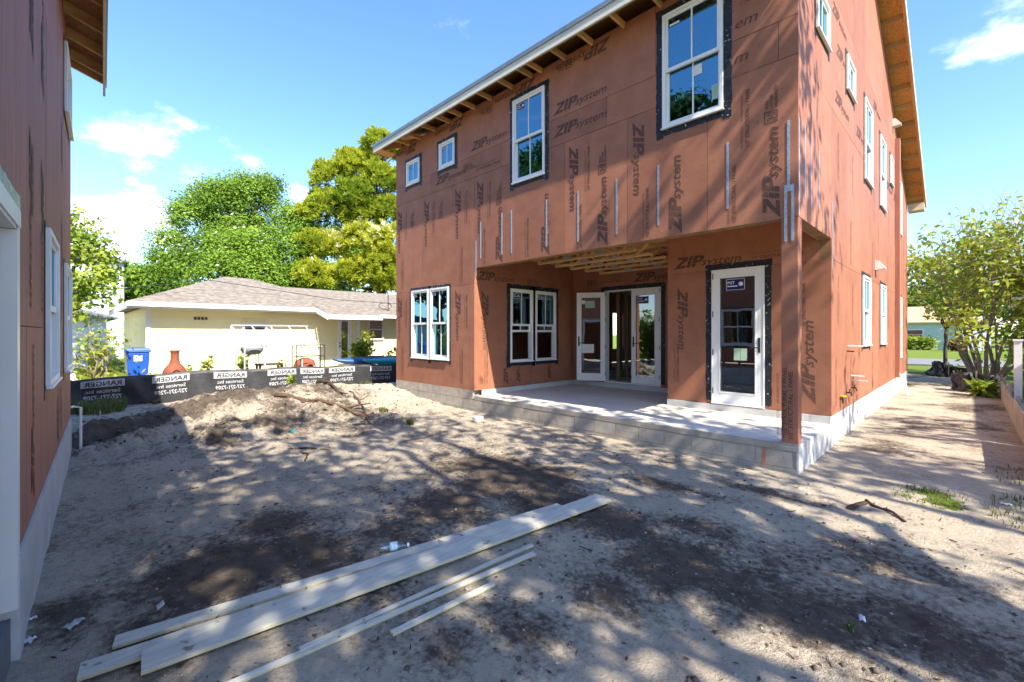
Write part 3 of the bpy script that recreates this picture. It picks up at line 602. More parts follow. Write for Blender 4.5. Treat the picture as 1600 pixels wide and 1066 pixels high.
    for u, z in ((8.2, 5.15), (8.0, 6.4), (12.0, 6.4), (10.0, 5.2), (14.1, 5.2), (8.3, 5.9), (15.6, 5.2)): put(walls['r'], pr, LOGO, u, z, 0)
    for u in np.arange(6.6, 18, 1.22):
        if zz(u) > 8.9: put(walls['r'], pr, TICK, u, 6.75, 90); put(walls['r'], pr, TICK, u+.5, 6.75, 90)
    for (me, u, z, ang, s) in ((LOGO, 6.2, 2.80, 0, 1), (LOGO, 6.33, 2.55, -90, 1), (WARR, 7.75, 2.80, 0, 1), (SMALL, 8.3, 2.82, 0, .7), (SMALL, 6.5, .55, 90, 1), (LOGO, 7.10, .5, 90, .7), (LOGO, 7.5, .5, 90, .6), (LOGO, 8.6, .5, 90, .6), (SMALL, 7.9, .5, 90, .55), (WARR, 6.5, 1.3, 90, .9)): put(walls['p'], pp, me, u, z, ang, s)
    for (me, u, z, ang, s) in ((LOGO, -5.55, 2.86, 0, 1.05), (WARR, -6.9, 2.86, 0, 1), (SMALL, -6.5, 2.9, 0, .8)): put(walls['d'], pd, me, u, z, ang, s)
    for (me, u, z, ang, s) in ((LOGO, -3.80, 2.83, 0, 1.05), (SMALL, -2.5, 2.86, 0, 1), (LOGO, -3.74, 2.45, -90, 1), (SMALL, -3.72, .75, 90, .95), (SMALL, -1.74, 1.75, 90, .9), (LOGO, -1.62, .62, 90, 1.12), (WARR, -3.85, 2.83, 0, .01)): 
        if s > .1: put(walls['w'], pw, me, u, z, ang, s)
    def nailheads(par, pl, u0, u1, z0, z1, ops):
        m = MB(); u = u0+.03
        while u < u1:
            z = z0+.05
            while z < z1:
                uu, zq = u+random.gauss(0, .006), z+random.gauss(0, .02)
                if not any(o[0]-.1 < uu < o[1]+.1 and o[2]-.1 < zq < o[3]+.1 for o in ops): a = random.uniform(.005, .009); m.poly([pl.pt(uu-a, zq, .0022), pl.pt(uu, zq-a, .0022), pl.pt(uu+a, zq, .0022), pl.pt(uu, zq+a, .0022)])
                z += .17
            u += .406
        m.obj('nail_heads', M['print'], par, kind='stuff')
    nailheads(walls['f'], pf, LX, RX, HB, 6.4, of); nailheads(walls['f'], pf, LX, PLX, SZ, HB, of); nailheads(walls['r'], pr, DWY, BY-.3, SZ, 5.9, orr); nailheads(walls['r'], pr, FY, DWY, HB, 6.3, orr); nailheads(walls['w'], pw, BUX, RX, SZ, 3.0, ow); nailheads(walls['p'], pp, FY, FDY, SZ, 3.0, op); nailheads(walls['d'], pd, PLX, BUX, SZ, 3.0, od)
    # ---- windows
    fw = walls['f']
    window(house, pf, *of[0], kind='fixed', stick=.12); window(house, pf, *of[1], kind='fixed', stick=.12); window(house, pf, *of[2], stick=.2); w = window(house, pf, *of[3], stick=None, tw=.10)
    m = MB(); pbox(m, pf, -3.0, -2.86, 6.02, 6.045, .002, .012); m.obj('vent_tab', M['white'], w)
    m = MB(); pbox(m, pf, -2.43, -2.34, 4.78, 4.98, -.038, -.037); m.obj('paper_label', M['greenp'], w)
    m = MB(); pbox(m, pf, -2.68, -2.56, 5.20, 5.34, -.038, -.037); m.obj('paper_label', M['paper'], w)
    w = window(house, pf, *of[4], stick=.12, tw=.06); window(house, pf, *of[5], stick=.12, tw=.06)
    for i, q in enumerate(orr): window(house, pr, *q, kind='hung' if q[3]-q[2] > .9 else 'fixed', tw=.07, opened=False)
    window(house, pp, *op[0], stick=.2, opened=True, tw=.10); window(house, pp, *op[1], stick=.17, opened=True, tw=.10)
    # ---- doors
    m = MB(); u0, u1, z0, z1 = ow[0]; pbox(m, pw, u0, u0+.02, z0, z1, -.12, .02); pbox(m, pw, u1-.02, u1, z0, z1, -.12, .02); pbox(m, pw, u0+.02, u1-.02, z1-.02, z1, -.12, .02); pbox(m, pw, u0, u1, z0-.01, z0+.02, -.12, .03)
    df = m.obj('door_frame', M['white'], house)
    lf = door_leaf(house, pw, u0+.022, u1-.022, z0+.022, z1-.022, .012); flashing(df, pw, u0, u1, z0+.1, z1, w=.10, drop=.0, bottom=False)
    sticker(lf, pw, u0+.24, z1-.36, .0, w=.29, h=.185)
    for k in range(2): m = MB(); pbox(m, pw, u0+.36+k*.105, u0+.46+k*.105, 1.20, 1.40, -.004, -.003); m.obj('paper_notice', M['greenp'], lf)
    m = MB(); u0, u1, z0, z1 = od[0]; pbox(m, pd, u0, u0+.03, z0, z1, -.14, .02); pbox(m, pd, u1-.03, u1, z0, z1, -.14, .02); pbox(m, pd, u0+.03, u1-.03, z1-.03, z1, -.14, .02); pbox(m, pd, u0, u1, z0-.012, z0+.012, -.14, .03)
    df = m.obj('door_frame', M['white'], house); flashing(df, pd, u0, u1, z0+.1, z1, w=.10, drop=0, bottom=False)
    lf = door_leaf(house, pd, u0+.745, u1-.032, z0+.016, z1-.034, .012, handle='l', hinges='r'); sticker(lf, pd, u0+.745+.16, z1-.36, .0, w=.27, h=.17)
    m = MB(); c = (u0+1.10, z1-.72); m.prism([pd.pt(c[0]+.07, c[1], -.006), pd.pt(c[0], c[1]+.085, -.006), pd.pt(c[0]-.07, c[1], -.006), pd.pt(c[0], c[1]-.085, -.006)], (0, -.001, 0)); m.obj('paper_label', M['paper'], lf)
    global FRAME
    keep = FRAME; FRAME = Matrix.Translation((u0+.032, FDY-.02, 0)) @ Matrix.Rotation(R(-152), 4, 'Z')
    pn = Pl('+y', 0)  # the open leaf swings on its left hinge and shows its inner face
    lf = door_leaf(house, pn, 0, .71, z0+.016, z1-.034, .045, handle='r', hinges='l')
    for nm, a in (('paper_label', (.26, .50, z1-.42, z1-.24, 'greenp')), ('paper_label', (.50, .585, z1-.32, z1-.22, 'paper')), ('paper_notice', (.28, .585, 1.16, 1.38, 'paper'))):
        m = MB(); pbox(m, pn, a[0], a[1], a[2], a[3], .030, .031); m.obj(nm, M[a[4]], lf)
    FRAME = keep
    # ---- galvanised straps
    def strap(pl, u, z0, z1, w=.032, par=fw):
        m = MB(); pbox(m, pl, u-w/2, u+w/2, z0, z1, .003, .0055); s = m.obj('metal_strap', M['galv'], par)
        for k in range(int((z1-z0)/.11)): m2 = None
        m = MB()
        for k in range(int((z1-z0)/.085)): p = pl.pt(u+(.006 if k % 2 else -.006), z0+.05+k*.085, .0055); q = pl.pt(u+(.006 if k % 2 else -.006), z0+.05+k*.085, .008); m.tube([p, q], .005, 6)
        return s, m
    nails = MB()
    for u, a, b in ((-7.30,2.85,3.60),(-7.14,3.21,3.97),(-6.49,3.21,4.03),(-6.23,3.20,4.04),(-5.32,3.21,4.05),(-4.63,3.19,4.05),(-3.88,3.2,4.07),(-3.17,3.22,4.10),(-2.21,3.27,4.14),(-1.51,3.40,4.19)):
        s, m = strap(pf, u+random.uniform(-.01, .01), a, b); nails.v, nails.f = nails.v, nails.f
        b0 = len(nails.v); nails.v += m.v; nails.f += [tuple(i+b0 for i in f) for f in m.f]
    nails.obj('strap_nails', M['black'], fw, kind='stuff')
    m = MB(); pbox(m, pf, -1.56, -1.455, 3.34, 3.42, .006, .0085); pbox(m, pf, -1.56, -1.528, 2.75, 3.34, .006, .0085); pbox(m, pf, -1.487, -1.455, 2.75, 3.34, .006, .0085); m.obj('metal_strap', M['galv'], fw)
    for u, a, b in ((6.16,3.05,4.2),(6.42,3.3,4.2),(6.72,3.25,4.15),(7.15,3.3,4.1),(8.0,2.6,3.6)): strap(pr, u, a, b, .034, walls['r'])
    # ---- porch: header, post, trusses, deck above
    m = MB(); m.box(PLX+.03, FY+.016, HB+.002, RX-.18, FY+.15, HB+.30); hd = m.obj('porch_header', M['lumber'], house)
    m = MB(); m.box(PLX+.03, FY+.155, HB+.035, RX-.18, FY+.20, HB+.30); m.obj('header_ply', M['osb'], hd)
    m = MB(); m.box(RX-.16, FY+.17, HB+.002, RX-.013, DWY-.02, HB+.28); m.obj('porch_header', M['lumber'], house)
    m = MB(); m.box(RX-.172, FY+.17, HB+.01, RX-.162, DWY-.012, HB+.36); m.obj('header_panel', M['sheath'], house)
    m = MB(); m.box(RX-.175, FY, PZ, RX, FY+.165, HB-.003); post = m.obj('porch_post', M['sheath'], house, bevel=.004)
    put(post, pf, SMALL, RX-.115, PZ+.10, 90, 1.1); put(post, pf, SMALL, RX-.055, PZ+.06, 90, 1.1)
    m = MB(); m.box(RX-.178, FY-.004, PZ+.001, RX+.004, FY+.17, PZ+.016); m.obj('post_base', M['galv'], post)
    m = MB(); m.box(PLX, FY+.2, 3.42, RX-.16, FDY, 3.44); dk = m.obj('floor_deck', M['osb'], house)
    for y in (6.82, 7.37, 7.88, 8.42, 8.98):
        t = MB(); t.box(-6.15, y-.045, 3.045, BUX-.02 if y < DWY+.3 else BUX-.02, y+.045, 3.083); tr = t.obj('floor_truss', M['lumberd'], house)
        t = MB(); t.box(-7.33, y-.045, 3.375, BUX-.02, y+.045, 3.413); t.obj('top_chord', M['lumberd'], tr)
        x = -6.10; k = 0
        while x+.36 < BUX-.02:
            t = MB(); t.bar((x, y, 3.09 if k % 2 == 0 else 3.37), (x+.36, y, 3.37 if k % 2 == 0 else 3.09), .038, .08, (0, 1, 0)); t.obj('web', M['lumberd'], tr)
            if k % 2 == 1: t = MB(); t.box(x+.27, y-.047, 3.05, x+.45, y-.0455, 3.13); t.obj('connector_plate', M['galv'], tr)
            x += .36; k += 1
        t = MB(); t.box(-6.15, y-.042, 3.085, -6.112, y+.042, 3.374); t.obj('end_block', M['lumberd'], tr)
    m = MB(); m.box(-6.26, FY+.2, 3.12, -6.16, FDY, 3.41); m.obj('porch_beam', M['core'], house)
    # ---- foundation and porch slab
    bw, bh = .397, .193
    blk = MB().box(-bw/2+.001, 0, .001, bw/2-.001, .05, bh-.001); bme = rawmesh('concrete_block', blk.v, blk.f, M['block'])
    m = MB(); m.box(LX+.01, FY+.005, -.25, RX-.012, FY+.3, .243); fd = m.obj('foundation', M['mortar'], house)
    m = MB(); m.box(LX+.01, FY+.012, .2435, PLX-.1, FY+.3, SZ-.022); m.obj('foundation_top', M['mortar'], fd)
    rows = [(-.155, LX, RX, 0), (.045, LX, RX, .2)]
    for z, a, b, off in rows + [(.245, LX, PLX-.05, 0)]:
        x = a+off
        while x < b-.15:
            x2 = min(x+bw, b); s = (x2-x)/bw
            o = inst(bme, 'concrete_block', Matrix.Translation(((x+x2)/2, FY+random.uniform(-.003, .001), z)) @ Matrix.Diagonal((s, 1, 1, 1)), fd); x = x2+.006
    m = MB(); m.box(PLX+.004, FY-.006, .246, RX+.002, FY+.04, PZ-.003); m.obj('slab_edge', M['block'], fd)
    m = MB(); m.box(PLX+.003, FY+.04, .2, RX-.004, FDY+.02, PZ); m.obj('porch_slab', M['conc'], house)
    for a in ((PLX-.01, FY+.2, PLX+.025, FDY-.02), (PLX+.025, FDY-.025, BUX-.0, FDY+.0), (BUX+.002, DWY-.025, RX-.004, DWY+.02)):
        m = MB(); m.box(a[0], a[1], PZ+.001, a[2], a[3], SZ-.023); m.obj('foundation_curb', M['stucco'], fd)
    m = MB(); m.box(-1.80, FY-.0085, .02, -1.765, FY-.0065, .24); m.obj('paint_mark', M['orange'], fd)
    m = MB(); m.box(RX-.25, FY+.05, -.25, RX-.006, DWY-.03, PZ-.004); m.box(RX-.25, DWY-.029, -.25, RX-.008, BY, SZ-.024); m.obj('side_foundation', M['stucco'], house)
    m = MB(); m.box(RX-.014, FY-.004, -.2, RX+.008, DWY-.03, PZ-.002); m.obj('parging', M['stucco'], fd)
    m = MB(); m.box(LX+.1, FDY, -.2, RX-.26, BY-.01, SZ-.03); m.box(LX+.1, FY+.31, -.2, PLX-.02, FDY-.001, SZ-.03); m.obj('floor_slab', M['conc'], house)
    m = MB(); m.box(LX+.16, FDY+.16, 3.30, RX-.16, BY-.16, 3.44); m.box(LX+.16, FY+.16, 3.30, PLX-.16, FDY+.155, 3.44); m.obj('upper_floor', M['osb'], house)
    # ---- interior stud walls seen through doors and windows
    fr = MB(); fr.box(-9.4, 13.0, .43, -2.2, 13.09, .468); fr = fr.obj('stud_wall', M['interior'], house)
    for x in np.arange(-9.35, -2.2, .41):
        if -6.0 < x < -5.2: continue
        MB().box(x, 13.0, .469, x+.04, 13.09, 3.25).obj('stud', M['interior'], fr)
    MB().box(-9.4, 13.0, 3.251, -2.2, 13.09, 3.295).obj('top_plate', M['interior'], fr); MB().box(-6.4, 13.01, 1.7, -5.2, 13.08, 1.74).obj('blocking', M['interior'], fr)
    fr = MB(); fr.box(-6.6, 10.4, .43, -6.51, 12.9, .468); fr = fr.obj('stud_wall', M['interior'], house)
    for y in np.arange(10.4, 12.9, .41): MB().box(-6.6, y, .469, -6.51, y+.04, 3.25).obj('stud', M['interior'], fr)
    # ---- roof
    o = .45; ye, yb = FY-o, BY+.42; xr, xl = RX+.42, LX-.36
    th, tl = .14, .16
    def slab(name, lo, hi, mat, par, x0=xl, x1=xr):
        m = MB()
        for ya, yc in ((ye, YR), (YR, yb)):
            za, zc = (6.58+.45*(ya-FY), ZR) if yc == YR else (ZR, 5.95+.45*(BY-yc))
            m.hexa([(x0, ya, za+lo), (x1, ya, za+lo), (x1, yc, zc+lo), (x0, yc, zc+lo), (x0, ya, za+hi), (x1, ya, za+hi), (x1, yc, zc+hi), (x0, yc, zc+hi)])
        return m.obj(name, mat, par)
    roof = slab('roof', th, th+.018, M['osb'], house)
    slab('roof_covering', th+.019, th+.035, M['roofing'], roof, xl-.02, xr+.02)
    x = LX+.13; k = 0
    tails = [-9.89, -9.4, -8.78, -8.21, -7.79, -7.33, -6.81, -6.21, -5.69, -5.45, -4.91, -4.34, -3.75, -3.14, -2.54, -1.95, -1.50]
    for x in tails:
        m = MB(); m.box(x-.02, ye+.026, 6.372, x+.02, FY+.5, 6.46); m.obj('rafter_tail', M['lumberd'], roof)
    m = MB(); m.box(xl, ye-.012, 6.345, xr-.04, ye+.024, zu(ye)+th-.004); m.obj('fascia', M['fascia'], roof)
    m = MB(); m.box(xl-.01, ye-.03, zu(ye)+th-.035, xr+.01, ye-.014, zu(ye)+th+.04); m.obj('drip_edge', M['drip'], roof)
    m = MB(); m.box(LX+.02, FY+.11, 6.385, RX-.16, FY+.15, 6.371+.06); m.obj('top_plate', M['lumberd'], roof)
    m = MB(); m.box(xl+.01, ye+.03, 6.35, LX-.01, FY+.03, 6.368); m.obj('eave_return_soffit', M['osb'], roof)
    # rake: lookouts, barge board, trim
    def rk(y): return zu(y)
    y = ye+.35
    while y < yb-.25:
        z = rk(y); m = MB(); m.box(RX+.002, y-.02, z+.012, xr-.045, y+.02, z+th-.003); m.obj('lookout', M['lumberd'], roof); y += .61
    for nm, xa, xb, lo, hi, mt in (('barge_board', xr-.04, xr-.002, -.03, th-.003, 'lumber'), ('rake_trim', xr, xr+.02, -.045, th+.012, 'fasciay'), ('barge_board', xl+.002, xl+.04, -.03, th-.003, 'lumber')):
        m = MB()
        for ya, yc in ((ye, YR), (YR, yb)):
            za, zc = (6.58+.45*(ya-FY), ZR) if yc == YR else (ZR, 5.95+.45*(BY-yc))
            m.hexa([(xa, ya, za+lo), (xb, ya, za+lo), (xb, yc, zc+lo), (xa, yc, zc+lo), (xa, ya, za+hi), (xb, ya, za+hi), (xb, yc, zc+hi), (xa, yc, zc+hi)])
        m.obj(nm, M[mt], roof)
    m = MB(); zb = 5.95-.45*.42; m.hexa([(RX+.01, BY-.02, zb-.16), (xr-.02, BY-.02, zb-.16), (xr-.02, yb, zb-.16), (RX+.01, yb, zb-.16), (RX+.01, BY-.02, zb+.06), (xr-.02, BY-.02, zb+.06), (xr-.02, yb, zb-.02), (RX+.01, yb, zb-.02)]); m.obj('cornice_return', M['fasciay'], roof)
    # ---- services on the side wall
    for y, z, l in ((9.22, 1.44, .20), (9.50, .93, .18), (9.62, .84, .21)): MB().tube([(RX-.02, y, z), (RX+l, y, z-.004)], .013, 10).obj('pipe_stub', M['pvc'], house, smooth=False)
    MB().tube([(RX-.02, 9.1, 1.36), (RX+.10, 9.1, 1.355)], .011, 8).obj('pipe_stub', M['copper'], house)
    for y, z in ((9.1, .68), (9.55, .72)): m = MB(); m.tube([(RX-.02, y, z), (RX+.06, y, z), (RX+.07, y, z-.05)], .014, 8); m.tube([(RX+.04, y, z), (RX+.04, y, z+.05)], .008, 6); m.tube([(RX+.04, y-.03, z+.05), (RX+.04, y+.03, z+.05)], .008, 6); m.obj('hose_tap', M['copper'], house)
    m = MB(); m.tube([(RX-.02, 8.6, .67), (RX+.05, 8.6, .67)], .016, 8); m.bar((RX+.045, 8.5, .68), (RX+.045, 8.72, .66), .02, .028); m.obj('gas_valve', M['yellow'], house)
    m = MB(); m.tube([(RX+.03, 8.6, .66), (RX+.035, 8.57, .56)], .012, 8); m.obj('gas_pipe', M['copper'], house)
    for y, z in ((15.42, 7.05), (12.33, 3.0)):
        m = MB(); m.prism([(RX+.002, y-.09, z), (RX+.002, y-.09, z+.2), (RX+.06, y-.09, z+.2), (RX+.17, y-.09, z+.05), (RX+.17, y-.09, z+.02)], (0, .18, 0)); m.obj('vent_hood', M['pvc'], house)
    m = MB(); m.box(RX+.002, 15.9, .46, RX+.10, 16.12, 6.9); m.obj('utility_chase', M['sheath2'], house)
    m = MB(); m.tube([(RX+.05, 16.0, .62), (RX+.2, 15.8, .35), (RX+.28, 15.7, .02)], .03, 8); m.obj('drain_hose', M['pvc'], house)
main_house()
# ---------------------------------------------------------------- the house at the camera's side
def side_house():
    global FRAME
    keep = FRAME; FRAME = Matrix.Translation((-8.74, .02, 0)) @ Matrix.Rotation(R(-2.2815), 4, 'Z')
    S1 = 6.85; pl = Pl('+y', 0); EZ = 5.36
    h = empty('house', (S1/2, -3.5, 0), 'weathered red-brown sheathed building with a white-trimmed doorway in its side', 'house')
    ops = [(2.76,3.78,1.24,2.47), (.36,1.52,1.22,2.46), (.45,1.5,4.2,5.0), (5.31,6.5,.0,2.20)]
    m = MB(); cellslab(m, pl, .012, S1, .52, EZ, ops, -.15, -.0125); w = m.obj('wall', M['core'], h)
    for a, b, c, d in [(a, b, .50, 1.69) for a, b in split(0, 5.3, 1.22)] + [(a, b, 1.69, 4.13) for a, b in split(0, S1, 1.22)] + [(a, b, 4.13, EZ) for a, b in split(0, S1, 2.44)] + [(6.56, S1, .50, 1.69)]:
        mb = MB()
        if cellslab(mb, pl, a+.003, b-.003, c+.003, d-.003, ops, -.012, random.uniform(-.001, .001)): mb.obj('panel', M['sheath2'], w)
    for u in (.5, 1.9, 2.4, 4.2, 4.6): put(w, pl, TICK, u, 1.8, 90); put(w, pl, TICK, u+.1, 2.9, 90)
    for u, z in ((1.9, .6), (4.5, .6), (2.3, .55)): put(w, pl, LOGO, u, z, 90, .9)
    for u in (1.95, 4.05, 4.75): put(w, pl, LOGO, u, 2.9, -90, 1); put(w, pl, LOGO, u-.2, 3.4, 90, 1)
    m = MB(); cellslab(m, Pl('-x', 0), -7.0, -.16, .52, EZ, [], -.14, 0); m.obj('wall', M['sheath2'], h)
    m = MB(); cellslab(m, Pl('-y', -7.0), 0, S1, .3, EZ, [], -.14, 0); m.obj('wall', M['sheath2'], h)
    m = MB(); cellslab(m, Pl('+x', S1), -7.0, -.16, .3, EZ, [], -.14, 0); m.obj('wall', M['sheath2'], h)
    for q in ops[:3]: window(h, pl, *q, tw=.05, kind='hung' if q[3]-q[2] > .9 else 'fixed')
    # foundation, floor, white trimmed opening
    m = MB(); m.box(0, -.25, -.3, 5.295, .012, .497); f = m.obj('foundation', M['stucco'], h)
    MB().box(6.52, -.25, -.3, S1, .012, .497).obj('foundation', M['stucco'], h)
    MB().box(.15, -6.86, -.2, S1-.15, -.26, .20).obj('floor_slab', M['conc'], h); MB().box(5.30, -.255, -.3, 6.51, -.02, .19).obj('threshold', M['grey'], h)
    m = MB(); m.box(5.315, -.30, .24, 5.332, .006, 2.18); j = m.obj('white_jamb', M['white'], h); MB().box(5.245, .003, .235, 5.314, .007, 2.199).obj('casing', M['white'], j)
    for z in np.arange(.45, 2.1, .42): MB().tube([(5.332, -.06, z), (5.334, -.06, z)], .006, 6).obj('nail_head', M['black'], j)
    MB().box(5.245, .003, 2.2, 6.57, .011, 2.29).obj('head_casing', M['white'], j); MB().box(5.333, -.30, 2.182, 6.48, .003, 2.198).obj('head_jamb', M['white'], j)
    mb = MB(); tape_strip(mb, pl, 5.2, 6.62, 2.291, 2.37, .0045); mb.obj('flashing_tape', M['greytape'], j)
    MB().box(6.48, -.30, .24, 6.498, .022, 2.18).obj('white_jamb', M['white'], h)
    # roof: eave with exposed rafter tails
    sl = .36; o = .36; x0, x1 = -.30, S1+.3; zf = lambda y: EZ-.02-sl*y
    r = MB(); r.hexa([(x0,-3.5,zf(-3.5)+.13),(x1,-3.5,zf(-3.5)+.13),(x1,o,zf(o)+.13),(x0,o,zf(o)+.13),(x0,-3.5,zf(-3.5)+.15),(x1,-3.5,zf(-3.5)+.15),(x1,o,zf(o)+.15),(x0,o,zf(o)+.15)]); rf = r.obj('roof', M['osbd'], h)
    r = MB(); r.hexa([(x0,-7.4,zf(-3.5)+.13-3.9*sl),(x1,-7.4,zf(-3.5)+.13-3.9*sl),(x1,-3.502,zf(-3.5)+.13),(x0,-3.502,zf(-3.5)+.13),(x0,-7.4,zf(-3.5)+.15-3.9*sl),(x1,-7.4,zf(-3.5)+.15-3.9*sl),(x1,-3.502,zf(-3.5)+.15),(x0,-3.502,zf(-3.5)+.15)]); r.obj('roof_slope', M['osbd'], rf)
    for s in [-.0, .28, .85, 1.45, 2.05, 2.65]+list(np.arange(3.25, S1, .6)):
        m = MB(); m.hexa([(s,-.5,zf(-.5)),(s+.04,-.5,zf(-.5)),(s+.04,o-.03,zf(o-.03)),(s,o-.03,zf(o-.03)),(s,-.5,zf(-.5)+.128),(s+.04,-.5,zf(-.5)+.128),(s+.04,o-.03,zf(o-.03)+.128),(s,o-.03,zf(o-.03)+.128)]); m.obj('rafter_tail', M['lumberd'], rf)
    MB().box(x0, o-.028, zf(o)-.04, x1, o, zf(o)+.126).obj('fascia', M['fasciay'], rf); MB().box(x0-.01, o+.002, zf(o)+.10, x1, o+.014, zf(o)+.17).obj('drip_edge', M['drip'], rf)
    m = MB(); m.prism([(0,-7.0,EZ+.001),(0,-.02,EZ+.001),(0,-3.5,zf(-3.5)+.12)], (.14,0,0)); m.obj('gable', M['sheath2'], h)
    # water pipe standing at the far corner
    MB().tube([(-.10,.10,-.1),(-.10,.10,.60),(-.10,.02,.62),(-.02,.0,.62)], .016, 8).obj('standpipe', M['pvc'], h)
    FRAME = keep
M['greytape'] = pm('foil_tape', (.30,.42,.38), (.15,.22,.20), rough=.35, scale=18, speck=((.7,.72,.72), 25, .62))
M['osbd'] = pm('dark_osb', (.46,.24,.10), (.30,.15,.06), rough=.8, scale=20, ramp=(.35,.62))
side_house()
# ---------------------------------------------------------------- trees
def leafquads(c, size, r, flat=.5, long=1.5, nrm=None):
    n = len(c); d = r.normal(size=(n, 3)); d[:, 2] *= flat; d /= np.linalg.norm(d, axis=1)[:, None]+1e-9
    up = r.normal(size=(n, 3))*.6; up[:, 2] += 1.0
    if nrm is not None: up = nrm/(np.linalg.norm(nrm, axis=1)[:, None]+1e-9)+r.normal(size=(n, 3))*.38; d = d-up*(np.sum(d*up, 1)/np.sum(up*up, 1))[:, None]; d /= np.linalg.norm(d, axis=1)[:, None]+1e-9
    s = np.cross(d, up); s /= np.linalg.norm(s, axis=1)[:, None]+1e-9
    L = (size*(.6+.8*r.random(n)))[:, None]; d = d*L*long*.5; s = s*L*.5
    v = np.stack([c-d, c+s*.9-d*.1, c+d, c-s*.9-d*.1], 1).reshape(-1, 3)
    return v, np.arange(4*n).reshape(n, 4)
def leafmesh(name, v, f, mat, tint):
    me = rawmesh(name, v, f, mat); a = me.attributes.new('tint', 'FLOAT', 'FACE'); a.data.foreach_set('value', np.clip(tint, 0, 1).astype(np.float32)); return me
def foliage(name, v, f, mat, tint, parent, base=(0, 0, 0), **k):
    b = np.array(base, float); me = leafmesh(name, v-b, f, mat, tint)
    return inst(me, name, Matrix.Translation(base), parent, **k)
def limb(mb, a, b, r0, r1, r, wig=.12, n=5, sides=6):
    a, b = np.array(a, float), np.array(b, float); L = np.linalg.norm(b-a); pts = []
    for i in range(n+1):
        t = i/n; p = a+(b-a)*t; p = p+(r.normal(size=3)*wig*L*.25*math.sin(math.pi*t)); p[2] += .08*L*math.sin(math.pi*t); pts.append(tuple(p))
    mb.tube(pts, [r0+(r1-r0)*i/n for i in range(n+1)], sides); return pts
def lobe_tree(name, label, base, lobes, leaf, nper, mat, seed, trunk_r=.3, fork=None, bark='bark', cat='tree', clump=.32, csize=1.0, group=None, hollow=.62, per=26, tintbias=0., gaps=0., lsd=1.):
    """trunk and limbs reaching into overlapping lobes of leaf clumps"""
    r = np.random.default_rng(seed); base = np.array(base, float); root = empty(name, tuple(base), label, cat, group)
    mb = MB(); fk = np.array(fork if fork is not None else base+np.array((0, 0, 2.2)), float)
    limb(mb, base-np.array((0, 0, .15)), fk, trunk_r*1.15, trunk_r*.8, r, .05, 6, 9)
    cs, ts, ns = [], [], []
    for (c, rad) in lobes:
        c = np.array(c, float); rad = np.array(rad, float)
        pts = limb(mb, fk, c, trunk_r*.5, trunk_r*.10, r, .2, 6, 6)
        vol = rad.mean(); K = max(4, int(nper*vol**2))
        d = r.normal(size=(K, 3)); d /= np.linalg.norm(d, axis=1)[:, None]; d[:, 2] = np.where(d[:, 2] < -.45, -d[:, 2], d[:, 2])
        q = hollow+(1-hollow)*r.random(K)**.7; sc = c+d*rad*q[:, None]*(1+.16*r.normal(size=K))[:, None]
        for j in range(min(K, 5)): limb(mb, pts[-2], sc[j], trunk_r*.10, trunk_r*.03, r, .2, 3, 4)
        tone = r.normal()*.13
        for p in sc:
            if gaps and r.random() < gaps: continue
            m = int(per*(.6+.8*r.random())); e = r.normal(size=(m, 3))*clump*np.array((1, 1, .78)); cs.append(p+e); ns.append(e/clump*.8+(p-c)/rad*.9+np.array((0, 0, .45)))
            ts.append(.42+tone+r.normal()*.10+e[:, 2]/clump*.10+r.normal(size=m)*.16+tintbias)
    cs = np.concatenate(cs); ts = np.concatenate(ts); v, f = leafquads(cs, leaf*r.uniform(.75, 1.3, len(cs)), r, nrm=np.concatenate(ns))
    mb.obj('trunk', M[bark], root, smooth=True); foliage('crown', v, f, M[mat], ts, root, tuple(base)); return root
def at(px, t, py=None, z=None):  # photo column at a given forward distance
    a = (px-800)/704.; x, y = t*(-.7127+.7015*a), t*(.7015+.7125*a)
    return (x, y, 1.65+t*(521-py)/704. if py is not None else (z or 0.))
def lobes_from(spec, t0):
    out = []; lr = random.Random(len(spec))
    for px, py, rp, dt in spec:
        t = t0+dt; rr = rp*t/704.*lr.uniform(.75, 1.1); out.append((at(px+lr.uniform(-.3, .3)*rp, t+lr.uniform(-.3, .3)*rr, py+lr.uniform(-.35, .35)*rp), (rr, rr, rr*.95)))
    return out
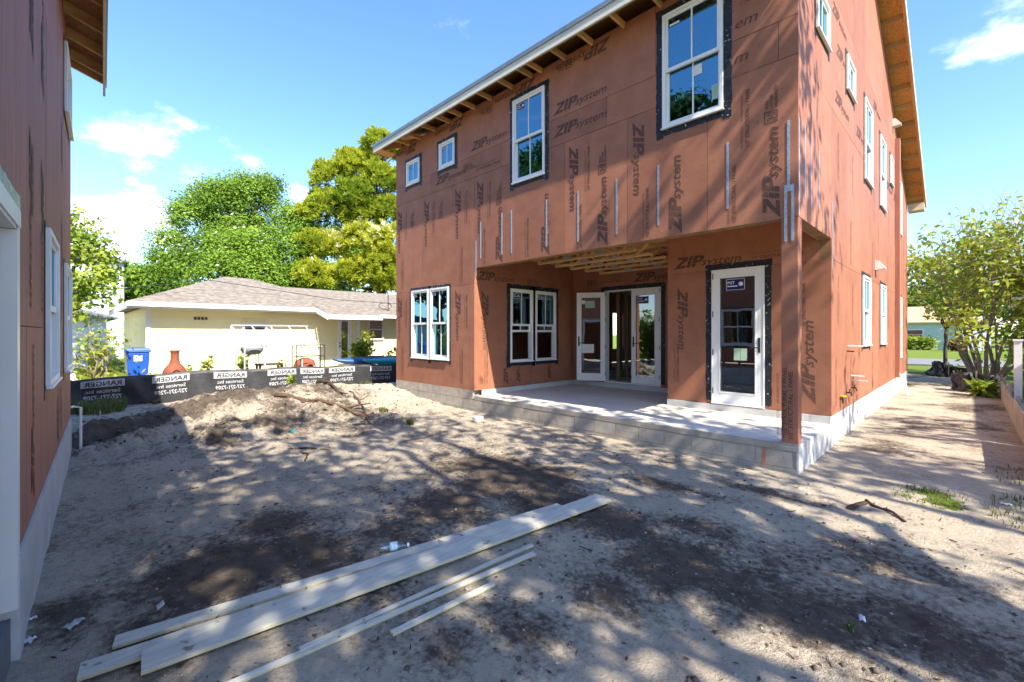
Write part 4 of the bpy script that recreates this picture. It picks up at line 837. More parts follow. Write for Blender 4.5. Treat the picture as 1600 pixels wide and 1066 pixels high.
# oak behind the neighbour, pine beside it, light green tree at the corner, far trees
lobe_tree('oak_tree', 'broad rounded dark green oak rising behind the yellow house', at(370, 30), lobes_from([(345,325,42,0),(300,345,38,-.5),(405,320,40,.5),(450,345,38,1),(270,385,34,-1),(330,385,44,-1.6),(390,380,46,-1.4),(445,400,40,-.6),(470,380,30,.8),(285,430,38,-1.4),(345,440,44,-2),(410,440,44,-1.6),(462,440,34,-.8),(375,300,30,1),(425,300,26,1.4),(250,412,22,-.4),(315,310,26,.6),(360,365,50,1.5)], 30),
          .09, 44, 'oak', 11, trunk_r=.38, fork=at(370, 30, 450), clump=.33, per=72)
def pine_tree(label, base, puffs, seed, top, mat='pine', lean=0):
    r = np.random.default_rng(seed); base = np.array(base, float); root = empty('pine_tree', tuple(base), label, 'tree')
    mb = MB(); top = np.array(top); mid = base+(top-base)*.45+np.array((.25, .2, 0)); trunk = [tuple(base-np.array((0,0,.2)))] + [tuple(base+(mid-base)*q) for q in (.3, .65, 1)] + [tuple(mid+(top-mid)*q) for q in (.3, .6, 1)]
    mb.tube(trunk, [.34, .31, .28, .24, .19, .13, .04], 9)
    P, D, T = [], [], []
    for (c, rad) in puffs:
        c = np.array(c); h = min(max((c[2]-1.2-base[2])/(top[2]-base[2]), .25), .95); s = base+(top-base)*h
        pts = limb(mb, s, c, .09, .02, r, .25, 5, 5)
        K = int(120*rad[0]**2)+18; d = r.normal(size=(K, 3)); d /= np.linalg.norm(d, axis=1)[:, None]; d[:, 2] = np.where(d[:, 2] < -.5, -d[:, 2], d[:, 2])
        tc = c+d*np.array(rad)*(.55+.5*r.random(K))[:, None]
        for j in range(min(K, 9)): limb(mb, pts[-2], tc[j], .02, .008, r, .2, 3, 4)
        tone = .58+r.normal()*.16
        for p, dd in zip(tc, d):
            m = 30; e = r.normal(size=(m, 3))*.55+dd*.8+np.array((0, 0, .55)); e /= np.linalg.norm(e, axis=1)[:, None]
            P.append(np.repeat(p[None], m, 0)); D.append(e); T.append(tone+r.normal()*.10+.12*dd[2]+r.normal(size=m)*.08)
    P, D, T = map(np.concatenate, (P, D, T)); n = len(P); ln = (.22+.2*r.random(n))[:, None]
    s = np.cross(D, r.normal(size=(n, 3))); s /= np.linalg.norm(s, axis=1)[:, None]; s *= .026
    v = np.stack([P-s*.6, P+s*.6, P+D*ln+s, P+D*ln-s], 1).reshape(-1, 3)
    mb.obj('trunk', M['bark'], root, smooth=True); foliage('crown', v, np.arange(4*n).reshape(n, 4), M[mat], T, root, tuple(base)); return root
pine_tree('tall yellow-green pine with needle tufts beside the rounded oak', at(590, 31), lobes_from([(595,225,22,0),(612,250,22,.5),(545,255,26,0),(570,262,30,0),(520,285,24,-.4),(500,310,24,-.5),(545,300,34,-.6),(590,295,32,0),(480,330,18,-.6),(520,340,32,-.8),(570,340,32,-.4),(605,340,26,0),(600,385,34,-.4),(560,385,34,-1),(520,380,30,-.8),(485,395,26,-1.2),(500,425,34,-1.6),(545,420,28,-1),(590,425,32,-.8),(612,410,24,0),(465,420,16,-1.4),(575,450,24,-.8),(608,450,22,-.6),(640,280,30,.4),(650,350,32,.4),(650,420,30,.4)], 31), 23, at(600, 31, 212))
lobe_tree('shade_tree', 'bright green leafy tree beside the grey sided house', at(95, 17.5), lobes_from([(125,365,26,0),(150,385,24,0),(95,360,30,0),(130,410,30,-.4),(165,410,20,-.3),(110,440,30,-.4),(150,445,26,-.6),(180,435,16,-.4),(60,400,40,0),(135,475,20,-.4),(70,460,36,0),(168,468,16,-.6),(120,345,14,.2),(118,500,14,-.5)], 17.5),
          .11, 52, 'lime', 31, trunk_r=.16, fork=at(95, 17.5, 500), clump=.22, per=30, gaps=.1)
lobe_tree('shade_tree', 'low bushy green tree behind the hip roof, left of the oak', at(225, 33), lobes_from([(225,440,18,0),(245,430,16,0),(215,458,20,0),(250,455,22,0),(235,475,22,0),(205,478,16,0)], 33), .16, 50, 'oak', 41, trunk_r=.15, fork=at(225, 33, 480), clump=.3, per=24)
lobe_tree('shade_tree', 'dark green tree behind the pine', at(520, 40), lobes_from([(480,440,30,0),(520,440,34,0),(560,420,34,0),(600,440,34,0),(640,430,34,0),(540,390,30,2),(590,380,30,2)], 40), .22, 24, 'oak', 47, trunk_r=.3, fork=at(540, 40, 480), clump=.45, per=24)
# oaks added out of frame to dapple the yard; the last three mirror in windows
def shade(label, base, cen, rad, seed, n=15, leaf=.13, gaps=.45, nper=16, per=24, zmin=4.6, extra=()):
    r = np.random.default_rng(seed); lb = []
    for i in range(n):
        d = r.normal(size=3); d /= np.linalg.norm(d); c = np.array(cen)+d*np.array(rad)*(.35+.6*r.random()); c[2] = max(c[2], zmin+.9); q = r.uniform(.75, 1.35); lb.append((tuple(c), (q, q, q*.75)))
    lb += [(c, (.95, .95, .6)) for c in extra]
    return lobe_tree('shade_tree', label, base, lb, leaf, nper, 'shade', seed, trunk_r=.26, fork=(base[0]*.7+cen[0]*.3, base[1]*.7+cen[1]*.3, 3.4), clump=.30, per=per, gaps=gaps)
shade('unseen spreading oak added right of the yard to dapple the sand', (4.6, 2.6, 0), (3.6, 2.7, 8.4), (3.9, 3.2, 2.3), 61, n=13, gaps=.3)
shade('unseen spreading oak added behind the camera beside the side building for shade', (6.4, -2.8, 0), (3.9, -.9, 8.7), (4.4, 2.4, 1.9), 62, n=12, zmin=6.2, gaps=.3, extra=[(.2, -.5, 7.4), (1.5, -.8, 7.7), (2.8, -1.1, 7.9), (4.0, -1.3, 8.0), (5.2, -1.6, 8.2), (-.9, -.3, 7.3), (2.2, .3, 8.2)])  # extra boughs added overhead to soften the side building's shadow edge
shade('unseen oak added right of the side passage for dappled shade', (8.4, 4.2, 0), (7.6, 4.4, 8.6), (2.4, 1.4, 2.0), 63, n=6, gaps=.3)
shade('unseen slim oak added at the front corner of the cream house to shade the passage', (6.9, 8.4, 0), (5.6, 8.9, 6.9), (2.2, 1.6, 1.2), 68, n=3, gaps=.3, zmin=5.2)  # crown added only to throw shade on the passage
shade('unseen full crowned oak added between the two spreading oaks for shade', (8.2, .6, 0), (6.9, .9, 7.6), (2.9, 2.6, 2.0), 67, n=8, gaps=.3)  # crown added to fill in shade over the near sand
shade("tall oak beyond the side building's roof", (-9.5, -10.8, 0), (-9.5, -10.8, 10.2), (4.6, 2.6, 4.0), 64, n=26, leaf=.2, gaps=.05, nper=20)
shade("tall oak past the side building's gable end", (-19.0, -10.5, 0), (-19.0, -10.5, 10.8), (4.6, 3.4, 4.4), 65, n=26, leaf=.2, gaps=.05, nper=20, zmin=2.0)
shade('oak across the lawn past the driveway', (-27.0, -7.0, 0), (-27.0, -7.0, 6.0), (4.5, 4.0, 3.5), 66, n=20, leaf=.2, gaps=.05, nper=20, zmin=1.4)
# ---------------------------------------------------------------- neighbours
def siding(parent, pl, u0, u1, z0, z1, ops, mat, step=.18):
    z = z0
    while z < z1-.02:
        zt = min(z+step, z1); segs = [(u0, u1)]
        for o in ops:
            if o[2] < zt-.02 and o[3] > z+.02: segs = [q for a, b in segs for q in ((a, min(b, o[0])), (max(a, o[1]), b)) if q[1]-q[0] > .03]
        for a, b in segs:
            m = MB(); p = pl.pt; m.hexa([p(a, z, -.02), p(b, z, -.02), p(b, z, .016), p(a, z, .016), p(a, zt+.01, -.02), p(b, zt+.01, -.02), p(b, zt+.01, .002), p(a, zt+.01, .002)]); m.obj('siding_board', mat, parent)
        z = zt
def hip(h, x0, x1, y0, y1, ze, rx, ry0, ry1, zr, mat, th=.06, name='roof'):
    m = MB(); c = [(x0,y0,ze),(x1,y0,ze),(x1,y1,ze),(x0,y1,ze)]; a, b = (rx,ry0,zr), (rx,ry1,zr)
    for q in ((c[0],c[1],a),(c[1],c[2],b,a),(c[2],c[3],b),(c[3],c[0],a,b)): m.poly(q)
    m.poly([(p[0],p[1],p[2]-th) for p in c][::-1])
    for i in range(4): p, q = c[i], c[(i+1) % 4]; m.poly([(p[0],p[1],p[2]-th),(q[0],q[1],q[2]-th),q,p])
    return m.obj(name, mat, h)
def glazed(parent, pl, u0, u1, z0, z1, nm='window', bars=1, fr=.07, frame='trim'):
    m = MB(); ring(m, pl, u0, u1, z0, z1, fr, -.05, .05); w = m.obj(nm, M[frame], parent)
    m = MB(); m.poly([pl.pt(u0+fr*.8, z0+fr*.8, -.0), pl.pt(u1-fr*.8, z0+fr*.8, -.0), pl.pt(u1-fr*.8, z1-fr*.8, -.0), pl.pt(u0+fr*.8, z1-fr*.8, -.0)]); m.obj('pane', M['darkglass'], w)
    for k in range(1, bars+1): z = z0+(z1-z0)*k/(bars+1); m = MB(); pbox(m, pl, u0+fr, u1-fr, z-.02, z+.02, -.02, .03); m.obj('glazing_bar', M[frame], w)
    return w
def yellow_house():
    h = empty('house', (-21, 7, 0), 'single storey pale yellow house with brown hip roof behind the black fence', 'house')
    WX = -17.85; pl = Pl('+x', WX); G = -.25
    ops = [(4.33,5.12,1.2,2.02), (7.72,8.28,.42,2.30)]
    m = MB(); m.box(-26, 1.75, G, WX-.02, 8.62, 2.50); m.box(-26, 8.63, G, WX-.62, 18, 2.36); b = m.obj('wall', M['yside'], h)
    siding(b, pl, 1.75, 8.62, .02, 2.46, ops, M['yside']); siding(b, Pl('+x', WX-.6), 8.62, 13, .02, 2.3, [(9.3, 10.05, 1.35, 2.3)], M['yside'])
    siding(b, Pl('-y', 1.73), -25, WX+.01, .02, 2.46, [], M['yside'])
    for z in (-.1,): m = MB(); m.box(WX-.02, 1.74, G, WX+.02, 8.62, .02); m.obj('base_course', M['stucco'], h)
    m = MB(); m.box(WX-.05, 1.70, .02, WX+.03, 1.82, 2.48); m.obj('corner_board', M['trim'], h); MB().box(WX-.05, 8.55, .02, WX+.03, 8.66, 2.48).obj('corner_board', M['trim'], h)
    w = glazed(h, Pl('+x', WX+.01), *ops[0]); m = MB(); m.box(WX+.013, 4.40, 1.27, WX+.018, 5.05, 1.78); m.obj('pale_panel', M['gside'], w); d = glazed(h, Pl('+x', WX+.01), *ops[1], nm='door', bars=0, fr=.13)  # pale panel added in place of polythene across the window's lower part
    m = MB(); p = Pl('+x', WX+.06); pbox(m, p, 7.76, 7.80, 1.10, 1.16, 0, .05); pbox(m, p, 7.765, 7.795, 1.24, 1.29, 0, .03); m.obj('lock', M['black'], d)
    glazed(h, Pl('+x', WX-.57), 9.3, 10.05, 1.35, 2.3)
    r = hip(h, -25.8, -17.35, 1.25, 8.9, 2.62, -21.5, 4.55, 5.5, 3.98, M['shingle'])
    hip(h, -26.2, -17.6, 5.0, 20, 2.50, -21.5, 6.0, 15.5, 3.72, M['shingle'], name='rear_roof')
    m = MB(); m.hexa([(-17.9,6.72,2.775),(-16.35,6.72,2.29),(-16.35,8.85,2.29),(-17.9,8.85,2.775),(-17.9,6.72,2.82),(-16.35,6.72,2.335),(-16.35,8.85,2.335),(-17.9,8.85,2.82)]); m.obj('porch_roof', M['shingle'], h)
    m = MB(); m.box(-17.36, 1.23, 2.40, -17.32, 6.75, 2.60); m.obj('fascia', M['trim'], r)
    m = MB(); m.box(-17.31, 1.2, 2.46, -17.20, 6.70, 2.58); m.obj('gutter', M['trim'], r)
    m = MB(); m.box(-25.8, 1.21, 2.40, -17.37, 1.25, 2.60); m.obj('fascia', M['trim'], r)
    m = MB(); m.box(-16.36, 6.70, 2.17, -16.30, 8.87, 2.33); m.obj('fascia', M['trim'], r); MB().hexa([(-17.33,6.66,2.42),(-16.3,6.66,2.15),(-16.3,6.70,2.15),(-17.33,6.70,2.42),(-17.33,6.66,2.60),(-16.3,6.66,2.33),(-16.3,6.70,2.33),(-17.33,6.70,2.60)]).obj('gutter', M['trim'], r)
    m = MB(); m.box(-17.84, 1.26, 2.50, -17.37, 8.6, 2.52); m.obj('soffit', M['trim'], r)
    m = MB(); m.box(-17.62, 8.91, 2.30, -17.55, 14, 2.44); m.obj('fascia', M['trim'], r)
    m = MB()
    for i in range(4): m.box(WX+.02, 2.93+i*.10, 2.10, WX+.035, 3.0+i*.10, 2.19)
    m.obj('house_number', M['black'], h, kind='stuff')
    m = MB(); m.tube([(-17.3,1.1,2.95),(-19.0,3.5,3.55),(-18.5,8.0,3.05),(-17.4,12,2.9)], .012, 5); m.obj('service_cable', M['black'], h)
    m = MB(); t = [((-18.0+.25*math.cos(a*.5)*.2), 9.9+.28*math.cos(a*.5), 2.85+.14*math.sin(a*.5)) for a in range(14)]; m.tube(t, .015, 5); m.tube([(-18.0,10.05,2.5),(-18.0,10.05,3.35)], .02, 6); m.obj('cable_mast', M['black'], h)
yellow_house()
def box_house(label, x0, x1, y0, y1, ze, zr, sid, roofm, face, wins=(), axis='y', name='house', G=-.3, over=.4, step=.18, board=True):
    h = empty(name, ((x0+x1)/2, (y0+y1)/2, 0), label, 'house'); m = MB(); m.box(x0, y0, G, x1, y1, ze); w = m.obj('wall', M[sid], h)
    for pl, a, b in face:
        ops = [q[1:] for q in wins if q[0] is pl]
        if board: siding(w, pl, a, b, .02, ze, ops, M[sid], step)
        for q in ops: glazed(h, Pl(pl.k, pl.c+(.015 if pl.k in ('+x', '+y') else -.015)) if pl.k != '-y' else Pl('-y', pl.c-.015), *q)
    if axis == 'y': hip(h, x0-over, x1+over, y0-over, y1+over, ze+.06, (x0+x1)/2, y0+(x1-x0)*.4, y1-(x1-x0)*.4, zr, M[roofm])
    else:
        ym = (y0+y1)/2; X0, X1, Y0, Y1 = x0-over, x1+over, y0-over, y1+over; r = MB(); z = ze+.05
        c = [(X0,Y0,z),(X1,Y0,z),(X1,Y1,z),(X0,Y1,z)]; k = (y1-y0)*.42; a, b = (X0+k,ym,zr), (X1-k,ym,zr)
        for q in ((c[0],c[1],b,a),(c[1],c[2],b),(c[2],c[3],a,b),(c[3],c[0],a)): r.poly(q)
        r.poly([(p[0],p[1],p[2]-.12) for p in c][::-1])
        for i in range(4): p, q = c[i], c[(i+1) % 4]; r.poly([(p[0],p[1],p[2]-.12),(q[0],q[1],q[2]-.12),q,p])
        r.obj('roof', M[roofm], h)
    return h
p1 = Pl('+x', -29.0)
box_house('low grey-blue lap sided house beyond the driveway', -37, -29.0, -9.0, 1.3, 2.35, 3.6, 'gside', 'groof', [(p1, -9.0, 1.3)], [(p1, -6.0, -4.8, .9, 2.0)])
p2 = Pl('+x', -39.0)
box_house('taller grey sided house rising behind the low grey one', -46, -39.0, -2.5, 2.6, 6.3, 7.6, 'gside', 'groof', [(p2, -2.5, 2.6)], [(p2, -1.8, -.8, 4.2, 5.5)], over=.3)
p3 = Pl('-y', 62.0)
box_house('mint green house with tan roof across the street', -12.5, 1.2, 62.0, 72, 2.75, 4.6, 'mint', 'tanroof', [(p3, -12.5, 1.2)], [(p3, -5.2, -3.3, 1.0, 2.05), (p3, -10, -8, 1.0, 2.05)], axis='x', G=-.2)
p4 = Pl('-x', 4.6)
box_house('cream stucco house right of the side passage', 4.6, 12, 10.0, 19.5, 4.2, 5.9, 'trim', 'groof', [(p4, 10.0, 19.5)], [(p4, 12, 13.2, 1.0, 2.2), (p4, 15.5, 16.7, 1.0, 2.2)], board=False)
m = MB(); m.box(-.6, 61.6, .0, 1.4, 61.95, 2.3); m.obj('garage_door', M['trim'], None, 'white garage door panel at the corner of the mint green house', 'door')
# ---------------------------------------------------------------- black silt fence with mirrored print
FENCE = [(-13.9, -.9), (-13.75, .3), (-13.5, 1.9), (-13.3, 3.6), (-13.15, 5.2), (-13.05, 7.0), (-13.0, 9.0)]
fy = np.array([p[1] for p in FENCE]); fx = np.array([p[0] for p in FENCE])
def fpos(y, k, d=0):  # k 0 bottom .. 1 top
    x = np.interp(y, fy, fx)+.035*math.sin(y*5.1)*(.3+k*.3)+.02*math.sin(y*11+k*4)+(.05*math.sin(k*7+y*2) if y < 1.2 else 0)*(1-k)
    top = np.interp(y, [-.9, .2, 1.0, 2.2, 4.0, 5.5, 7.2, 9], [.58, .62, .67, .72, .71, .70, .67, .64])+.012*math.sin(y*3.3)
    bot = np.interp(y, [-.9, 1, 2.5, 4, 6, 9], [.0, .02, .06, .10, .10, .0])-.12
    return (x+d, y, bot+(top-bot)*k)
def silt_fence():
    root = empty('silt_fence', (-13.4, 3.0, 0), 'long black silt fence with mirrored white print below the yellow house', 'fence')
    ny, nk = 160, 8; v, f = [], []
    for i in range(ny+1):
        for k in range(nk+1): v.append(fpos(-.9+9.9*i/ny, k/nk))
    for i in range(ny):
        for k in range(nk): a = i*(nk+1)+k; f.append((a, a+1, a+nk+2, a+nk+1))
    mb = MB(); mb.v, mb.f = v, f; o = mb.obj('fabric', M['silt'], root, smooth=True); sm = o.modifiers.new('solid', 'SOLIDIFY'); sm.thickness = .003; sm.offset = -1
    def band(y0, y1, k0, k1, nm, d=.010):
        m = MB(); n = 12; q = [[fpos(y0+(y1-y0)*i/n, k0+(k1-k0)*j/2, d) for j in range(3)] for i in range(n+1)]
        for i in range(n):
            for j in range(2): m.poly([q[i][j], q[i][j+1], q[i+1][j+1], q[i+1][j]])
        return m.obj(nm, M['siltprint'], root)
    def line(body, yc, w, k0, hk, mat, d, bold=0.):
        t = text(body, 1., 0, bold); xs = [p[0] for p in t[0]]; a, b = min(xs), max(xs); m = MB()
        m.add(t, lambda p: fpos(yc+w/2-w*(p[0]-a)/(b-a), k0+hk*p[1]/.72, d)); return m.obj('printed_line', M[mat], root, kind='stuff')
    for pa, pb in ((126,197),(240,298),(335,386),(417,461),(468,503),(510,549),(572,605)):
        ya, yb = [(lambda a: (13.3/(.7127-.7015*a))*(.7015+.7125*a))((p-800)/704.) for p in (pa, pb)]; yc, w = (ya+yb)/2, yb-ya
        band(ya, yb, .72, .93, 'printed_band'); line('RANGER', yc, w*.86, .755, .14, 'silt', .016, .02); line('Services Inc', yc, w*.80, .55, .11, 'siltprint', .011, .012); line('727-271-7209', yc, w*.88, .36, .12, 'siltprint', .011, .02)
    for y in (-.6, 1.35, 3.2, 5.05, 6.9, 8.7):
        x, _, z = fpos(y, 1.0); MB().box(x-.15, y-.02, -.3, x-.11, y+.02, z+.03).obj('stake', M['oldwood'], root)
silt_fence()
# ---------------------------------------------------------------- yard things by the yellow house
def wheelie():
    h = empty('wheelie_bin', (-16.4, 1.38, 0), 'blue plastic wheelie bin beside the corner of the yellow house', 'bin'); c = (-16.4, 1.38)
    def fr(w0, w1, z0, z1): return [(c[0]-w0,c[1]-w0*.95,z0),(c[0]+w0,c[1]-w0*.95,z0),(c[0]+w0,c[1]+w0*.95,z0),(c[0]-w0,c[1]+w0*.95,z0),(c[0]-w1,c[1]-w1*.95,z1),(c[0]+w1,c[1]-w1*.95,z1),(c[0]+w1,c[1]+w1*.95,z1),(c[0]-w1,c[1]+w1*.95,z1)]
    MB().hexa(fr(.20,.265,.05,1.12)).obj('body', M['bin'], h, bevel=.03); MB().hexa(fr(.29,.29,1.12,1.16)).obj('rim', M['bin'], h, bevel=.01)
    MB().hexa(fr(.295,.25,1.162,1.25)).obj('lid', M['bin'], h, bevel=.02); m = MB(); m.box(c[0]+.262,c[1]-.1,.88,c[0]+.272,c[1]+.08,1.04); m.obj('label', M['paper'], h)
    for s in (-1, 1): MB().tube([(c[0]-.18,c[1]+s*.20,.1),(c[0]-.18,c[1]+s*.25,.1)], .1, 14).obj('wheel', M['black'], h)
wheelie()
def chiminea():
    x, y, g = -15.9, 2.16, .0; h = empty('chiminea', (x, y, g), 'terracotta chiminea with tall neck against the yellow wall', 'chiminea')
    MB().lathe([(.10,.30),(.19,.32),(.27,.42),(.29,.53),(.265,.62),(.20,.71),(.135,.79),(.105,.90),(.10,1.02),(.105,1.12),(.125,1.14),(.125,1.17),(.095,1.17),(.085,1.05)], (x,y,g), 24).obj('body', M['terra'], h, smooth=True)
    m = MB(); m.tube([(x+.29,y-.11,.47),(x+.30,y-.11,.57),(x+.29,y,.64),(x+.30,y+.11,.57),(x+.29,y+.11,.47)], .02, 6); m.obj('mouth_rim', M['terra'], h)
    for k in range(3): a = k*2.094; MB().tube([(x+.12*math.cos(a),y+.12*math.sin(a),.33),(x+.26*math.cos(a),y+.26*math.sin(a),-.05)], .014, 6).obj('leg', M['black'], h)
chiminea()
def bush(name, label, base, w, hgt, n, leaf, mat, seed, pot=None, cat='plant', group=None, long=1.8, flat=.8, stems=6):
    r = np.random.default_rng(seed); b = np.array(base, float); h = empty(name, tuple(b), label, cat, group); z0 = 0
    if pot:
        MB().lathe([(pot*.75,0),(pot,pot*1.5),(pot*1.06,pot*1.5),(pot*1.06,pot*1.65),(pot*.9,pot*1.65),(pot*.88,pot*1.5)], tuple(b), 16).obj('pot', M['grey'], h, smooth=False); z0 = pot*1.45
    mb = MB(); P, T = [], []
    for i in range(stems):
        a = r.uniform(0, 6.28); tip = b+np.array((w*.75*math.cos(a)*r.random(), w*.75*math.sin(a)*r.random(), z0+hgt*r.uniform(.6, .95))); pts = limb(mb, b+np.array((0,0,z0-.02)), tip, .012+.01*hgt, .004, r, .25, 4, 5)
        for q in pts[1:]: k = max(1, n//(stems*4)); P.append(np.array(q)+r.normal(size=(k, 3))*np.array((w*.26, w*.26, hgt*.12))); T.append(.45+r.normal(size=k)*.2)
    P = np.concatenate(P); P[:, 2] = np.maximum(P[:, 2], b[2]+.02); T = np.concatenate(T)
    mb.obj('stems', M['palebark'], h, smooth=True); v, f = leafquads(P, leaf, r, flat, long); foliage('foliage', v, f, M[mat], T, h, tuple(b)); return h
bush('potted_plant', 'bright potted plant between chiminea and window, in small black pot', (-16.6, 3.05, 0), .22, .75, 110, .09, 'lime', 71, pot=.14)
bush('garden_plant', 'leafy yellow-green plant beside the chiminea', (-16.8, 2.62, 0), .16, .72, 90, .08, 'oak', 72)
bush('potted_plant', 'taller potted plant left of the frame greenhouse', (-16.4, 3.95, 0), .26, .85, 140, .09, 'lime', 73, pot=.16)
bush('shrub', 'sparse pale-stemmed crepe myrtle in front of the blue bin', (-15.9, .55, 0), .85, 2.0, 620, .075, 'yel', 74, stems=11, cat='shrub')
bush('shrub', "orange-red shrub near the side building's corner behind the fence", (-14.9, -.35, 0), .45, .62, 320, .09, 'redleaf', 75, stems=9, cat='shrub')
bush('shrub', 'dry straw-coloured clump below the blue bin', (-15.2, 1.55, 0), .3, .62, 160, .07, 'yel', 76, cat='shrub')
bush('potted_plant', 'large green potted plant under the porch eave', (-15.9, 7.7, .35), .42, .75, 360, .13, 'lime', 77, pot=.2, stems=9)
bush('shrub', 'yellow-leaved shrub climbing beside the house window', (-16.6, 8.35, .2), .4, 1.45, 220, .11, 'yel', 78, cat='shrub')
bush('shrub', 'green shrub behind the teal kayak', (-15.4, 8.9, .1), .55, .95, 360, .11, 'lime', 79, cat='shrub', stems=9)
bush('shrub', 'pale wispy plant inside the greenhouse frame', (-15.9, 5.0, 0), .3, .9, 120, .06, 'lime', 80, cat='shrub')
M['galvp'] = pm('painted_frame', (.46,.48,.50), (.38,.40,.42), rough=.5)
def greenhouse():
    h = empty('greenhouse_frame', (-15.9, 4.8, 0), 'pale A-frame greenhouse frame without its cover along the yellow wall', 'frame')
    X0, X1, ya, yb = -16.2, -15.2, 3.75, 5.95
    for i in range(5):
        y = ya+(yb-ya)*i/4
        MB().bar((X1, y, -.05), (X1, y, 1.2), .035, .035).obj('post', M['galvp'], h); MB().bar((X1, y, 1.2), (X0+.3, y-.18, 1.88), .03, .03).obj('rafter', M['galvp'], h); MB().bar((X0+.3, y-.18, 1.88), (X0+.3, y+.35, 1.2), .022, .022).obj('brace', M['galv'], h)
    MB().bar((X0+.3, ya-.2, 1.9), (X0+.3, yb-.1, 1.9), .035, .035).obj('ridge', M['galvp'], h); MB().bar((X1, ya, 1.22), (X1, yb+.1, 1.22), .03, .03).obj('eave_rail', M['galvp'], h); MB().bar((X0+.3, ya-.2, -.05), (X0+.3, ya-.2, 1.88), .03, .03).obj('post', M['galvp'], h)
greenhouse()
def shelf():
    h = empty('wire_shelf', (-14.9, 5.5, 0), 'black open metal shelf standing beside the greenhouse frame', 'shelf')
    for x in (-15.1, -14.75):
        for y in (5.08, 5.95): MB().box(x-.012, y-.012, -.1, x+.012, y+.012, 1.28).obj('upright', M['black'], h)
    for z in (.30, .92, 1.27):
        for a in ((-15.1, 5.08, -15.1, 5.95), (-14.75, 5.08, -14.75, 5.95), (-15.1, 5.08, -14.75, 5.08), (-15.1, 5.95, -14.75, 5.95)): MB().bar((a[0], a[1], z), (a[2], a[3], z), .018, .018).obj('rail', M['black'], h)
    h2 = empty('terracotta_arch', (-15.6, 5.6, 0), 'brown rounded clay planter standing behind the black shelf', 'planter')
    m = MB(); m.lathe([(.12,.02),(.30,.12),(.36,.4),(.34,.62),(.28,.78),(.10,.86)], (-15.65, 5.65, -.03), 20); m.obj('bowl', M['terra'], h2, smooth=True); m = MB(); m.tube([(-15.28,5.5,.45),(-15.26,5.56,.6),(-15.26,5.68,.66),(-15.26,5.8,.6),(-15.28,5.86,.45)], .04, 8); m.obj('rim', M['terra'], h2)
shelf()
def grill():
    x, y = -15.6, 4.05; h = empty('barbecue_grill', (x, y, 0), 'grey covered barbecue grill on thin legs inside the greenhouse frame', 'grill')
    MB().lathe([(.05,.98),(.24,1.02),(.31,1.12),(.31,1.18)], (x,y,0), 18).obj('bowl', M['grey'], h, smooth=True); MB().lathe([(.31,1.18),(.29,1.28),(.18,1.38),(.03,1.42)], (x,y,0), 18).obj('lid', M['gside'], h, smooth=True)
    for k in range(4): a = .785+k*1.571; MB().tube([(x+.2*math.cos(a),y+.2*math.sin(a),1.02),(x+.26*math.cos(a),y+.26*math.sin(a),-.03)], .013, 6).obj('leg', M['black'], h)
    MB().box(x-.24,y-.24,.50,x+.24,y+.24,.53).obj('lower_shelf', M['grey'], h)
    h = empty('garden_bench', (-16.2, 4.7, 0), 'low dark garden bench behind the greenhouse frame', 'bench'); MB().box(-16.45, 4.35, .60, -16.0, 5.1, .66).obj('seat', M['wood'], h)
    for a in ((-16.4,4.4),(-16.05,4.4),(-16.4,5.05),(-16.05,5.05)): MB().box(a[0]-.03,a[1]-.03,-.03,a[0]+.03,a[1]+.03,.599).obj('leg', M['wood'], h)
grill()
def kayak(label, mat, x, y0, y1, z, w):
    h = empty('kayak', (x, (y0+y1)/2, 0), label, 'kayak'); m = MB(); n = 18; b = 0; k = 12; pts = []
    for i in range(n+1):
        t = i/n; s = math.sin(math.pi*min(max(t, .015), .985))**.55; y = y0+(y1-y0)*t
        for j in range(k): a = 2*math.pi*j/k; m.v.append((x+w*s*math.cos(a), y, z+.15*s*math.sin(a)+.10*(2*t-1)**4))
    for i in range(n):
        for j in range(k): m.f.append((i*k+j, i*k+(j+1) % k, (i+1)*k+(j+1) % k, (i+1)*k+j))
    m.f += [tuple(range(k))[::-1], tuple(range(n*k, n*k+k))]; m.obj('hull', M[mat], h, smooth=True)
    yc = y0+(y1-y0)*.5; m = MB(); m.tube([(x+w*.45*math.cos(a*.524), yc+.42*math.sin(a*.524), z+.145) for a in range(13)], .02, 6); m.obj('cockpit_rim', M['black'], h)
    for q in (.28, .72): yy = y0+(y1-y0)*q; m = MB(); m.box(x-w*1.02, yy-.03, -.05, x+w*1.02, yy+.03, .0+z-.13); m.obj('rack_block', M['oldwood'], h)
kayak('teal kayak resting behind the black fence', 'kteal', -14.25, 7.05, 10.2, .66, .33); kayak('navy blue kayak behind the teal one', 'kblue', -14.95, 6.3, 9.2, .68, .33)
for i, (x, y) in enumerate(((-11.2, -4.6), (-13.0, -5.2), (-14.9, -4.9), (-17.0, -5.6), (-19.2, -5.4))): bush('hedge_shrub', ('unseen added hedge shrub nearest the gable wall of the side building', 'unseen added hedge shrub second from that gable wall', 'unseen added hedge shrub in the middle of the row past the gable', 'unseen added hedge shrub fourth from the gable wall', 'unseen added hedge shrub at the driveway end of the row')[i], (x, y, 0), 1.3, 2.6, 1500, .15, 'oak', 690+i, cat='shrub', stems=14)  # row added out of view to darken the lawn's reflection in the door
# drum with dark wrap under the kayak, pale bag near the red shrub
m = MB(); m.lathe([(.28,0),(.31,.06),(.34,.3),(.30,.5),(.18,.62),(.05,.66)], (-15.5, -.1, -.02), 18); m.obj('plastic_tub', M['trim'], None, 'pale upturned tub beside the orange-red shrub', 'tub', smooth=True)
